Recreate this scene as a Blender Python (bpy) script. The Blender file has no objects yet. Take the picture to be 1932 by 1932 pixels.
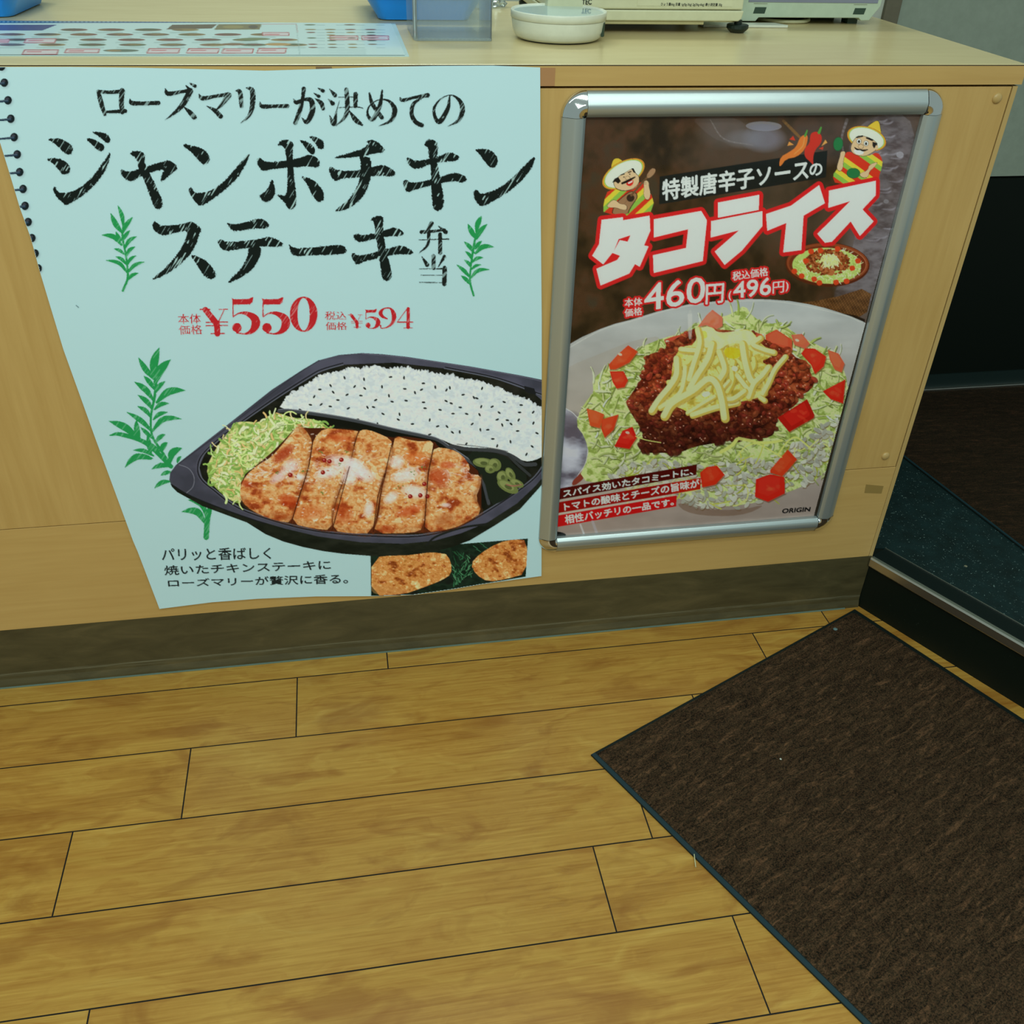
import bpy, bmesh, math, random
import numpy as np
from mathutils import Vector, Matrix

scene = bpy.context.scene
COL = scene.collection
# ------------------------------------------------------------------ camera (calibrated from the photo's vanishing points)
FPX, CX, CY = 1788.0, 966.0, 966.0
CAM_D, CAM_H = 1.3152, 1.22581
def _n(v): return v / np.linalg.norm(v)
_X = _n(np.array([12420 - CX, 121 - CY, FPX]))
_Z = -_n(np.array([876 - CX, 3530 - CY, FPX])); _Z = _n(_Z - _X * np.dot(_Z, _X))
RW = np.stack([_X, np.cross(_Z, _X), _Z])            # world <- (right, down, forward)
cam_data = bpy.data.cameras.new('camera')
cam_data.sensor_fit = 'HORIZONTAL'; cam_data.sensor_width = 36.0
cam_data.lens = 36.0 * FPX / 1932.0
cam_data.clip_start = 0.01
cam = bpy.data.objects.new('camera', cam_data); COL.objects.link(cam)
Rb = Matrix([[RW[i, 0], -RW[i, 1], -RW[i, 2]] for i in range(3)])
cam.matrix_world = Matrix.Translation((0, -CAM_D, CAM_H)) @ Rb.to_4x4()
scene.camera = cam

# ------------------------------------------------------------------ world, lights, exposure
world = bpy.data.worlds.new('world'); scene.world = world; world.use_nodes = True
world.node_tree.nodes['Background'].inputs[0].default_value = (0.80, 1.0, 0.95, 1)
world.node_tree.nodes['Background'].inputs[1].default_value = 0.34
def area(name, loc, rot, sx, sy, power, col=(0.84, 1.0, 0.93)):
    l = bpy.data.lights.new(name, 'AREA'); l.shape = 'RECTANGLE'; l.size = sx; l.size_y = sy
    l.energy = power; l.color = col
    o = bpy.data.objects.new(name, l); COL.objects.link(o); o.location = loc; o.rotation_euler = rot
    return o
area('ceiling_lamp_front', (-0.15, -1.30, 2.5), (0, 0, 0), 3.4, 0.22, 24)
area('ceiling_lamp_back', (-0.2, -2.5, 2.5), (math.radians(24), 0, 0), 1.6, 0.5, 40)
area('ceiling_lamp_kitchen', (0.1, 1.1, 2.5), (0, 0, 0), 1.2, 0.30, 16)
scene.view_settings.view_transform = 'Standard'; scene.view_settings.look = 'None'
scene.view_settings.exposure = 0.0; scene.view_settings.gamma = 1.0
scene.view_settings.use_curve_mapping = False

# ------------------------------------------------------------------ geometry helpers
def on_front(px, py, D=0.0):
    px = np.asarray(px, float); py = np.asarray(py, float)
    r = np.stack([px - CX, py - CY, np.full_like(px, FPX)], -1) @ RW.T
    t = (D + CAM_D) / r[..., 1]
    return np.stack([r[..., 0] * t, np.full_like(px, D), r[..., 2] * t + CAM_H], -1)
def on_level(px, py, z=0.0):
    px = np.asarray(px, float); py = np.asarray(py, float)
    r = np.stack([px - CX, py - CY, np.full_like(px, FPX)], -1) @ RW.T
    t = (z - CAM_H) / r[..., 2]
    return np.stack([r[..., 0] * t, r[..., 1] * t - CAM_D, np.full_like(px, z)], -1)

def tag(o, label=None, cat=None, group=None, kind=None):
    if label: o['label'] = label
    if cat: o['category'] = cat
    if group: o['group'] = group
    if kind: o['kind'] = kind
    return o
def empty(name, loc=(0, 0, 0), label=None, cat=None, group=None):
    o = bpy.data.objects.new(name, None); COL.objects.link(o); o.location = loc
    o.empty_display_size = 0.05
    bpy.context.view_layer.update()
    return tag(o, label, cat, group)
def link(name, me, mat=None, parent=None, smooth=False):
    o = bpy.data.objects.new(name, me); COL.objects.link(o)
    if mat: me.materials.append(mat)
    if smooth:
        for p in me.polygons: p.use_smooth = True
    if parent:
        o.parent = parent
        o.matrix_parent_inverse = parent.matrix_world.inverted()
    return o
def bm_obj(name, bm, mat=None, parent=None, smooth=False, bevel=0, seg=2):
    bmesh.ops.recalc_face_normals(bm, faces=bm.faces)
    me = bpy.data.meshes.new(name); bm.to_mesh(me); bm.free()
    o = link(name, me, mat, parent, smooth)
    if bevel:
        m = o.modifiers.new('bevel', 'BEVEL'); m.width = bevel; m.segments = seg; m.limit_method = 'ANGLE'
        m.angle_limit = math.radians(35)
    return o
def add_box(bm, x0, x1, y0, y1, z0, z1):
    v = [bm.verts.new(p) for p in ((x0,y0,z0),(x1,y0,z0),(x1,y1,z0),(x0,y1,z0),(x0,y0,z1),(x1,y0,z1),(x1,y1,z1),(x0,y1,z1))]
    for f in ((0,3,2,1),(4,5,6,7),(0,1,5,4),(1,2,6,5),(2,3,7,6),(3,0,4,7)): bm.faces.new([v[i] for i in f])
def box(name, x0, x1, y0, y1, z0, z1, mat, parent=None, bevel=0.0, seg=2):
    bm = bmesh.new(); add_box(bm, x0, x1, y0, y1, z0, z1)
    return bm_obj(name, bm, mat, parent, bevel=bevel, seg=seg)
def prism(name, pts, axis, a, b, mat, parent=None, bevel=0.0):
    """extrude polygon pts along axis ('z': pts are xy, 'y': pts are xz) from a to b"""
    bm = bmesh.new()
    f = (lambda p, h: (p[0], p[1], h)) if axis == 'z' else ((lambda p, h: (p[0], h, p[1])) if axis == 'y' else (lambda p, h: (h, p[0], p[1])))
    lo = [bm.verts.new(f(p, a)) for p in pts]; hi = [bm.verts.new(f(p, b)) for p in pts]
    n = len(pts)
    bm.faces.new(lo); bm.faces.new(hi)
    for i in range(n): bm.faces.new((lo[i], lo[(i+1) % n], hi[(i+1) % n], hi[i]))
    return bm_obj(name, bm, mat, parent, bevel=bevel)
def lathe(bm, prof, cx, cy, z0, n=48):
    rings = []
    for r, z in prof:
        rings.append([bm.verts.new((cx + r*math.cos(2*math.pi*k/n), cy + r*math.sin(2*math.pi*k/n), z0 + z)) for k in range(n)])
    for a, b in zip(rings, rings[1:]):
        for k in range(n): bm.faces.new((a[k], a[(k+1) % n], b[(k+1) % n], b[k]))
    bm.faces.new(rings[0]); bm.faces.new(rings[-1])

# ------------------------------------------------------------------ material helpers
def s2l(c):
    c = np.asarray(c, float) / 255.0
    return np.where(c <= 0.04045, c / 12.92, ((c + 0.055) / 1.055) ** 2.4)
def l2s(c):
    c = np.clip(c, 0, 1)
    return np.where(c <= 0.0031308, c * 12.92, 1.055 * c ** (1/2.4) - 0.055)
def rgba(c, g=1.0): return tuple(np.clip(s2l(c) * g, 0, 1)) + (1.0,)
class M:
    def __init__(s, name, rough=0.5, metal=0.0, spec=0.5, col=None, coat=0.0):
        s.m = bpy.data.materials.new(name); s.m.use_nodes = True; s.t = s.m.node_tree
        s.b = s.t.nodes['Principled BSDF']
        s.b.inputs['Roughness'].default_value = rough; s.b.inputs['Metallic'].default_value = metal
        s.b.inputs['Specular IOR Level'].default_value = spec
        s.b.inputs['Coat Weight'].default_value = coat; s.b.inputs['Coat Roughness'].default_value = 0.08
        if col is not None: s.b.inputs['Base Color'].default_value = rgba(col)
    def n(s, t, **k):
        x = s.t.nodes.new(t)
        for a, v in k.items(): setattr(x, a, v)
        return x
    def l(s, a, b): s.t.links.new(a, b)
    def coords(s, scale=(1,1,1), rotz=0.0, src='Object', add=None):
        tc = s.n('ShaderNodeTexCoord'); mp = s.n('ShaderNodeMapping'); rt = s.n('ShaderNodeMapping')
        rt.inputs['Rotation'].default_value = (0, 0, rotz); mp.inputs['Scale'].default_value = scale
        s.l(tc.outputs[src], rt.inputs['Vector']); s.l(rt.outputs[0], mp.inputs['Vector']); return mp.outputs[0]
    def noise(s, vec, scale=5, detail=4, rough=0.5, dist=0.0):
        x = s.n('ShaderNodeTexNoise'); x.inputs['Scale'].default_value = scale; x.inputs['Detail'].default_value = detail
        x.inputs['Roughness'].default_value = rough; x.inputs['Distortion'].default_value = dist
        if vec is not None: s.l(vec, x.inputs['Vector'])
        return x.outputs['Fac']
    def ramp(s, fac, stops):
        x = s.n('ShaderNodeValToRGB'); e = x.color_ramp.elements
        while len(e) < len(stops): e.new(0.5)
        for k, (p, c) in zip(e, stops): k.position = p; k.color = rgba(c) if len(c) == 3 else c
        s.l(fac, x.inputs[0]); return x.outputs[0]
    def mix(s, fac, a, b, mode='MIX'):
        x = s.n('ShaderNodeMix', data_type='RGBA', blend_type=mode)
        for i, v in ((0, fac), (6, a), (7, b)):
            if isinstance(v, (int, float)): x.inputs[i].default_value = v
            elif isinstance(v, tuple): x.inputs[i].default_value = v
            else: s.l(v, x.inputs[i])
        return x.outputs[2]
    def base(s, c): s.l(c, s.b.inputs['Base Color']); return s
    def bump(s, h, strength=0.2, dist=0.001):
        x = s.n('ShaderNodeBump'); x.inputs['Strength'].default_value = strength; x.inputs['Distance'].default_value = dist
        s.l(h, x.inputs['Height']); s.l(x.outputs[0], s.b.inputs['Normal']); return s

def laminate(name, grain, c0, c1, rough=0.38):
    m = M(name, rough)
    v = m.coords(grain)
    f = m.noise(v, 3.0, 5, 0.6, 0.4)
    f2 = m.noise(m.coords((1.6, 1.6, 1.6)), 2.2, 3, 0.5)
    c = m.mix(0.35, m.ramp(f, [(0.3, c0), (0.7, c1)]), m.ramp(f2, [(0.35, c0), (0.65, c1)]))
    m.base(c); return m.m
WOOD_V = laminate('maple_laminate_vertical', (26, 26, 1.6), (186, 147, 84), (203, 166, 102))
WOOD_H = laminate('maple_laminate_horizontal', (1.4, 26, 26), (189, 150, 87), (203, 166, 102))
WOOD_TOP = laminate('maple_laminate_top', (2.0, 12, 12), (204, 184, 134), (216, 197, 148), 0.24)
WOOD_EDGE = laminate('maple_edge', (20, 20, 2), (180, 148, 90), (194, 162, 104))
GAP = M('dark_gap', 0.9, col=(38, 26, 14)).m

m = M('grimy_brown_vinyl', 0.45)
f = m.noise(m.coords((4, 4, 14)), 2.0, 6, 0.65, 0.6)
c = m.ramp(f, [(0.3, (62, 56, 34)), (0.55, (80, 72, 46)), (0.75, (98, 86, 56))])
# scuffs: pale scratches running along the lower part of the skirting
sep = m.n('ShaderNodeSeparateXYZ'); tc = m.n('ShaderNodeTexCoord'); m.l(tc.outputs['Object'], sep.inputs[0])
zm = m.n('ShaderNodeMath', operation='MULTIPLY'); zm.inputs[1].default_value = 10.0; m.l(sep.outputs[2], zm.inputs[0])
mr = m.n('ShaderNodeValToRGB'); e = mr.color_ramp.elements
while len(e) < 6: e.new(.5)
for k_, (p_, v_) in zip(e, ((0.0, .55), (.10, .62), (.22, .78), (.28, 1.0), (.32, .62), (.42, 0.0))): k_.position = p_; k_.color = (v_, v_, v_, 1)
m.l(zm.outputs[0], mr.inputs[0])
sc = m.noise(m.coords((2.2, 2.2, 420)), 3.0, 4, 0.7)
mm = m.n('ShaderNodeMath', operation='MULTIPLY'); m.l(sc, mm.inputs[0]); m.l(mr.outputs[0], mm.inputs[1])
scr = m.ramp(mm.outputs[0], [(0.44, (0, 0, 0)), (0.56, (255, 255, 255))])
m.base(m.mix(scr, c, rgba((118, 114, 92)))); VINYL = m.m

# floor: oak print vinyl planks, each plank carries its own random number
m = M('oak_plank_vinyl', 0.36)
at = m.n('ShaderNodeAttribute'); at.attribute_name = 'plank'
cmb = m.n('ShaderNodeVectorMath', operation='MULTIPLY'); cmb.inputs[1].default_value = (37, 23, 11)
m.l(at.outputs['Color'], cmb.inputs[0])
tc = m.n('ShaderNodeTexCoord')
def shifted(sc):
    a = m.n('ShaderNodeVectorMath', operation='MULTIPLY'); a.inputs[1].default_value = sc; m.l(tc.outputs['Object'], a.inputs[0])
    b = m.n('ShaderNodeVectorMath', operation='ADD'); m.l(a.outputs[0], b.inputs[0]); m.l(cmb.outputs[0], b.inputs[1]); return b.outputs[0]
warp = m.noise(shifted((3.0, 9, 1)), 1.6, 3, 0.55)
sw = m.n('ShaderNodeVectorMath', operation='SCALE'); m.l(shifted((1.3, 11, 1)), sw.inputs[0]); sw.inputs[3].default_value = 1.0
wv = m.n('ShaderNodeCombineXYZ')
wm = m.n('ShaderNodeMath', operation='MULTIPLY'); wm.inputs[1].default_value = 2.6; m.l(warp, wm.inputs[0]); m.l(wm.outputs[0], wv.inputs[1])
ad = m.n('ShaderNodeVectorMath', operation='ADD'); m.l(sw.outputs[0], ad.inputs[0]); m.l(wv.outputs[0], ad.inputs[1])
g1 = m.noise(ad.outputs[0], 2.2, 7, 0.62, 0.5)
g2 = m.noise(shifted((3.5, 120, 1)), 2.0, 4, 0.6, 0.3)
kn = m.noise(shifted((4.2, 11, 1)), 1.25, 4, 0.5, 1.3)
c = m.ramp(g1, [(0.28, (146, 95, 30)), (0.45, (172, 122, 46)), (0.6, (186, 142, 60)), (0.78, (202, 164, 84))])
c = m.mix(0.38, c, m.ramp(g2, [(0.3, (136, 92, 30)), (0.7, (200, 160, 80))]))
kf = m.ramp(kn, [(0.54, (0, 0, 0)), (0.66, (255, 255, 255))])
kb = m.n('ShaderNodeMath', operation='MULTIPLY'); kb.inputs[1].default_value = 0.52; m.l(kf, kb.inputs[0])
c = m.mix(kb.outputs[0], c, rgba((134, 80, 24)))
m.base(c); m.bump(g2, 0.25, 0.0004); FLOOR_M = m.m
JOINT = M('plank_joint', 0.8, col=(20, 16, 10)).m

def carpet(name, rz, dark, mid, hi):
    m = M(name, 0.95, spec=0.1)
    v = m.coords((14, 62, 1), rz)
    ribs = m.noise(v, 1.7, 5, 0.74, 1.2)
    fine = m.noise(m.coords((1, 1, 1), rz), 420, 3, 0.7)
    spk = m.noise(m.coords((1, 1.6, 1), rz), 150, 4, 0.7)
    wv = m.n('ShaderNodeTexWave', bands_direction='Y'); m.l(m.coords((1, 1, 1), rz), wv.inputs[0])
    wv.inputs['Scale'].default_value = 13.5; wv.inputs['Distortion'].default_value = 3.0; wv.inputs['Detail'].default_value = 3
    wv.inputs['Detail Scale'].default_value = 6
    c = m.ramp(ribs, [(0.40, dark), (0.54, mid), (0.66, hi)])
    c = m.mix(m.ramp(wv.outputs['Fac'], [(0.30, (150, 150, 150)), (0.62, (0, 0, 0))]), c, rgba(dark))
    c = m.mix(m.ramp(spk, [(0.52, (0, 0, 0)), (0.60, (215, 215, 215))]), c, rgba(dark))
    c = m.mix(0.35, c, m.ramp(fine, [(0.4, dark), (0.62, hi)]))
    m.base(c); m.bump(m.mix(0.5, ribs, fine), 0.8, 0.003); return m.m
CARPET = carpet('brown_carpet_pile', -0.455, (16, 15, 9), (60, 49, 34), (112, 80, 56))
CARPET2 = carpet('brown_carpet_pile_dark', 0.10, (18, 18, 11), (44, 35, 22), (72, 48, 32))
RUBBER = M('teal_black_rubber', 0.5, col=(14, 46, 54)).m
RUBBERB = M('black_rubber', 0.6, spec=0.3, col=(12, 24, 20)).m

m = M('speckled_black_vinyl', 0.5, spec=0.3)
sp = m.noise(m.coords(), 260, 2, 0.6); sp2 = m.noise(m.coords(), 30, 4, 0.6)
c = m.ramp(sp2, [(0.3, (12, 30, 29)), (0.7, (20, 44, 45))])
c = m.mix(m.ramp(sp, [(0.66, (0, 0, 0)), (0.74, (255, 255, 255))]), c, rgba((118, 140, 136))); m.base(c); SPECK = m.m
m = M('black_riser_vinyl', 0.55, spec=0.25)
sp = m.noise(m.coords(), 300, 2, 0.6)
m.base(m.mix(m.ramp(sp, [(0.72, (0, 0, 0)), (0.78, (255, 255, 255))]), rgba((8, 18, 10)), rgba((70, 80, 66)))); RISER = m.m
BLACK = M('black_panel', 0.6, spec=0.2, col=(6, 15, 8)).m
INLAY = M('black_inlay', 0.45, spec=0.3, col=(6, 20, 18)).m
STEEL = M('brushed_steel', 0.32, 1.0, col=(205, 205, 196)).m
def painted(name, c, rough=0.6):
    m = M(name, rough); f = m.noise(m.coords(), 60, 4, 0.6)
    m.base(m.ramp(f, [(0.3, tuple(max(0, x - 4) for x in c)), (0.7, tuple(min(255, x + 4) for x in c))])); return m.m
WALL_M = painted('grey_wall_paint', (142, 152, 138))
WALL_L = painted('pale_wall_paint', (196, 200, 188))
TRIMB = painted('brown_trim', (104, 98, 80))

m = M('anodised_aluminium', 0.34, 0.76, col=(190, 200, 200))
f = m.noise(m.coords((300, 300, 300)), 3, 2, 0.5); m.bump(f, 0.04, 0.0005); ALU = m.m
CHROME = M('chrome', 0.07, 1.0, col=(225, 228, 226)).m
CREAM = painted('cream_plastic', (205, 203, 168), 0.42)
CREAMD = painted('darker_beige_plastic', (178, 168, 122), 0.5)  # darker beige of the lip below the scale base
WHITEP = painted('white_plastic', (214, 216, 200), 0.3)
GREYP = painted('pale_green_grey_plastic', (182, 196, 174), 0.42)
LIDP = M('glossy_pale_blue_lid', 0.08, col=(176, 206, 214), coat=0.6).m
DARKG = M('dark_rubber', 0.45, col=(14, 34, 26)).m
SLOT = M('dark_slot', 0.5, col=(44, 66, 52)).m
GROOVE = M('groove', 0.7, col=(120, 122, 98)).m
m = M('blue_plastic', 0.3, col=(20, 150, 255), coat=0.1)
m.b.inputs['Subsurface Weight'].default_value = 0.0; BLUE = m.m
m = M('display_mesh', 0.3)
wv = m.n('ShaderNodeTexWave', bands_direction='Z'); m.l(m.coords(), wv.inputs[0]); wv.inputs['Scale'].default_value = 160
m.base(m.ramp(wv.outputs['Fac'], [(0.2, (112, 112, 134)), (0.8, (146, 150, 164))])); SCREEN = m.m
def clear(name, tint, rough, alpha):
    m = M(name, rough, col=tint); m.b.inputs['Alpha'].default_value = alpha; m.b.inputs['IOR'].default_value = 1.49; return m.m
# clear glazing: transparent + fresnel gloss (a real thin sheet of plastic)
def sheet_glass(name, tint=(1, 1, 1, 1), rough=0.06, haze=0.0, ior=1.45):
    m = bpy.data.materials.new(name); m.use_nodes = True; t = m.node_tree; t.nodes.clear()
    o = t.nodes.new('ShaderNodeOutputMaterial'); tr = t.nodes.new('ShaderNodeBsdfTransparent'); tr.inputs[0].default_value = tint
    gl = t.nodes.new('ShaderNodeBsdfGlossy'); gl.inputs['Roughness'].default_value = rough
    fr = t.nodes.new('ShaderNodeFresnel'); fr.inputs[0].default_value = ior
    mx = t.nodes.new('ShaderNodeMixShader'); t.links.new(fr.outputs[0], mx.inputs[0])
    if haze:
        df = t.nodes.new('ShaderNodeBsdfDiffuse'); df.inputs[0].default_value = (0.86, 0.93, 0.93, 1)
        tl = t.nodes.new('ShaderNodeBsdfTranslucent'); tl.inputs[0].default_value = (0.8, 0.9, 0.9, 1)
        m0 = t.nodes.new('ShaderNodeMixShader'); m0.inputs[0].default_value = 0.5
        t.links.new(df.outputs[0], m0.inputs[1]); t.links.new(tl.outputs[0], m0.inputs[2])
        m1 = t.nodes.new('ShaderNodeMixShader'); m1.inputs[0].default_value = haze
        t.links.new(tr.outputs[0], m1.inputs[1]); t.links.new(m0.outputs[0], m1.inputs[2]); t.links.new(m1.outputs[0], mx.inputs[1])
    else: t.links.new(tr.outputs[0], mx.inputs[1])
    t.links.new(gl.outputs[0], mx.inputs[2]); t.links.new(mx.outputs[0], o.inputs[0]); return m
COVER = sheet_glass('clear_poster_cover', (1, 1, 1, 1), 0.05, 0.0, 1.22)
FILM = sheet_glass('laminating_film', (0.97, 0.98, 0.98, 1), 0.12)
TUB = sheet_glass('clear_ribbed_plastic', (0.97, 0.99, 1, 1), 0.04, 0.12, 1.35)
TUBF = sheet_glass('frosted_plastic', (0.97, 1, 1, 1), 0.12, 0.34, 1.3)
BAG = sheet_glass('crumpled_clear_film', (0.9, 0.95, 0.93, 1), 0.08, 0.25)

# ================================================================== THE SETTING
KX = 0.965                                            # counter's right end
def seg_line(y): return 0.964 - (y - 0.002) * 0.169 / 0.309
# planks
rng = random.Random(3)
ROWY = [0.0902 - 0.1403 * k for k in range(0, 24)]
JX = {0: 0.0225, 1: -0.1395, 2: -0.309, 3: -0.4655, 4: 0.303, 5: -0.3905, 6: 0.310}
bm = bmesh.new(); lay = bm.loops.layers.float_color.new('plank')
add_box(bm, -3.0, 3.0, -3.2, 0.66, -0.03, -0.0012)
for f in bm.faces: f.material_index = 1
g = 0.0011
for r in range(23):
    y1, y0 = ROWY[r] - g, ROWY[r+1] + g
    j0 = JX.get(r, -0.39 - 0.158 * (r - 5))
    k = math.floor((-3.0 - j0) / 0.862)
    x = j0 + k * 0.862
    while x < 3.0:
        a, b = max(x, -3.0) + g, min(x + 0.862, 3.0) - g
        if b > a:
            # clip nothing: the raised floor stands on the planks
            v = [bm.verts.new(p) for p in ((a, y0, 0), (b, y0, 0), (b, y1, 0), (a, y1, 0))]
            f = bm.faces.new(v); c = (rng.random(), rng.random(), rng.random(), 1)
            for l in f.loops: l[lay] = c
        x += 0.862
me = bpy.data.meshes.new('floor'); bm.to_mesh(me); bm.free()
me.materials.append(FLOOR_M); me.materials.append(JOINT)
o = bpy.data.objects.new('floor', me); COL.objects.link(o); tag(o, 'oak-look vinyl plank floor in front of the counter', kind='structure')

# raised floor to the right
H1 = 0.122
nose = [(0.958, -0.003), (1.80, -1.547)]
dirv = Vector((nose[1][0]-nose[0][0], nose[1][1]-nose[0][1], 0)).normalized()
nrm = Vector((-dirv.y, dirv.x, 0))                    # points to the raised side (right / back)
if nrm.x < 0: nrm = -nrm
def off(p, d): return (p[0] + nrm.x * d, p[1] + nrm.y * d)
pts = [off(nose[0], 0.008), off(nose[1], 0.008), (3.0, -1.547), (3.0, 0.64), (KX + 0.003, 0.64), (KX + 0.003, 0.01)]
tag(prism('floor', pts, 'z', 0.0, H1, RISER), 'raised floor platform', kind='structure')
pts = [off(nose[0], 0.052), off(nose[1], 0.052), (3.0, -1.547), (3.0, 0.64), (KX + 0.004, 0.64), (KX + 0.004, 0.03)]
tag(prism('floor', pts, 'z', H1, H1 + 0.0025, SPECK), 'speckled dark vinyl on the raised floor', kind='structure')
a, b = nose
quad = [a, b, off(b, 0.012), off(a, 0.012)]
tag(prism('trim_1', quad, 'z', 0.104, H1 + 0.003, STEEL, bevel=0.0028), 'steel step nosing', kind='structure')
quad = [off(a, 0.012), off(b, 0.012), off(b, 0.051), off(a, 0.051)]
tag(prism('trim_2', quad, 'z', H1, H1 + 0.0018, INLAY), 'black grip strip behind the steel nosing', kind='structure')
quad = [off(a, 0.051), off(b, 0.051), off(b, 0.0525), off(a, 0.0525)]
tag(prism('trim_3', quad, 'z', H1, H1 + 0.0032, STEEL), 'thin metal line on the step', kind='structure')
# walls
box('wall_back', 1.118, 3.0, 0.64, 0.72, 0.66, 2.6, WALL_M)
box('wall_back_lower', 1.05, 3.0, 0.635, 0.72, 0.172, 0.656, BLACK)
box('baseboard_back', 1.05, 3.0, 0.631, 0.70, 0.135, 0.172, M('dark_skirting', 0.5, col=(14, 34, 32)).m)
box('trim_4', 1.05, 3.0, 0.622, 0.635, H1 + 0.0025, 0.136, STEEL, bevel=0.001)
box('trim_5', 1.085, 1.118, 0.63, 0.72, 0.656, 2.6, TRIMB, bevel=0.002)
box('wall_right_kitchen', 1.05, 1.085, 0.64, 2.6, 0.0, 2.6, WALL_L)
box('wall_back_kitchen', -3.0, 1.05, 2.6, 2.68, 0.0, 2.6, WALL_L)
box('floor_kitchen', -3.0, 1.05, 0.66, 2.6, -0.03, 0.0, painted('kitchen_floor', (90, 96, 90)))
for nme in ('wall_back', 'wall_back_lower', 'baseboard_back', 'trim_4', 'trim_5', 'wall_right_kitchen', 'wall_back_kitchen', 'floor_kitchen'):
    bpy.data.objects[nme]['kind'] = 'structure'

# ================================================================== COUNTER
ct = empty('service_counter', (0.0, 0.3, 0.0), 'long maple laminate service counter carrying the posters and the till equipment', 'counter')
XL = -2.2
box('body', XL, KX, 0.012, 0.60, 0.001, 0.968, GAP, ct)
box('countertop', XL, KX + 0.004, -0.0005, 0.62, 0.9742, 1.0, WOOD_TOP, ct, bevel=0.0008)
box('fascia_strip', XL, KX + 0.003, -0.0025, -0.0006, 0.9740, 0.9984, WOOD_H, ct)
box('edge_line', XL, KX + 0.0032, -0.0024, -0.0006, 0.99845, 0.9993, GAP, ct)
box('edge_stile', 0.9572, KX, -0.0005, 0.0125, 0.116, 0.9715, WOOD_EDGE, ct, bevel=0.0006)
box('side_panel', KX - 0.004, KX + 0.0006, 0.002, 0.60, 0.10, 0.9715, WOOD_V, ct)
dp = box('access_panel', -0.02, 0.9552, -0.0005, 0.0125, 0.3315, 0.9708, WOOD_V, ct, bevel=0.0005)
box('access_panel', -1.0, -0.0215, -0.0005, 0.0125, 0.3315, 0.9708, WOOD_V, ct, bevel=0.0005)
box('access_panel', XL, -1.0015, -0.0005, 0.0125, 0.3315, 0.9708, WOOD_V, ct, bevel=0.0005)
box('lower_panel', XL, 0.9565, -0.0005, 0.0125, 0.126, 0.3300, WOOD_H, ct, bevel=0.0005)
# skirting: flat vinyl with a rolled-out foot
pr = [(0.012, 0.0), (-0.006, 0.0), (-0.0052, 0.006), (-0.0018, 0.016), (-0.0008, 0.03), (-0.0006, 0.126), (0.012, 0.126)]
prism('kick_board', [(p[0], p[1] + 0.0008) for p in pr], 'x', XL, KX - 0.001, VINYL, ct)
box('sealant_line', XL, KX - 0.03, -0.0078, -0.0058, 0.0003, 0.0022, M('sealant', 0.6, col=(104, 126, 116)).m, ct)
for (x, z) in ((0.937, 0.9555), (0.929, 0.3555)):
    bm = bmesh.new()
    bmesh.ops.create_uvsphere(bm, u_segments=24, v_segments=12, radius=0.0075)
    bmesh.ops.scale(bm, vec=(1, 0.55, 1), verts=bm.verts); bmesh.ops.translate(bm, vec=(x, -0.0006, z), verts=bm.verts)
    sc_ = bm_obj('screw_cap', bm, WOOD_EDGE, dp, smooth=True)

def tape(px0, py0, px1, py1, mat, label):
    a = on_front(px0, py1, -0.0028); b = on_front(px1, py0, -0.0028)
    return tag(box('adhesive_tape', a[0], b[0], -0.0030, -0.0025, a[2], b[2], mat), label, 'tape')
TAPE = M('brown_tape', 0.45, col=(176, 128, 84)).m
tape(1008, 128, 1048, 162.5, TAPE, 'brown adhesive tape patch at the top right corner of the white poster')
tape(597, 126, 626, 142, M('dark_tape', 0.45, col=(128, 96, 62)).m, 'small dark tape piece behind the upper edge of the white poster')
q = on_front(np.array([1634., 1667, 1663, 1631]), np.array([914., 917, 931, 930]), -0.0007)
prism('tape_residue', [(p[0], p[2]) for p in q], 'y', -0.0009, -0.0006, M('residue', 0.5, col=(150, 122, 66)).m)
tag(bpy.data.objects['tape_residue'], 'yellowed tape residue low on the right end of the counter', 'tape residue')

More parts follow.
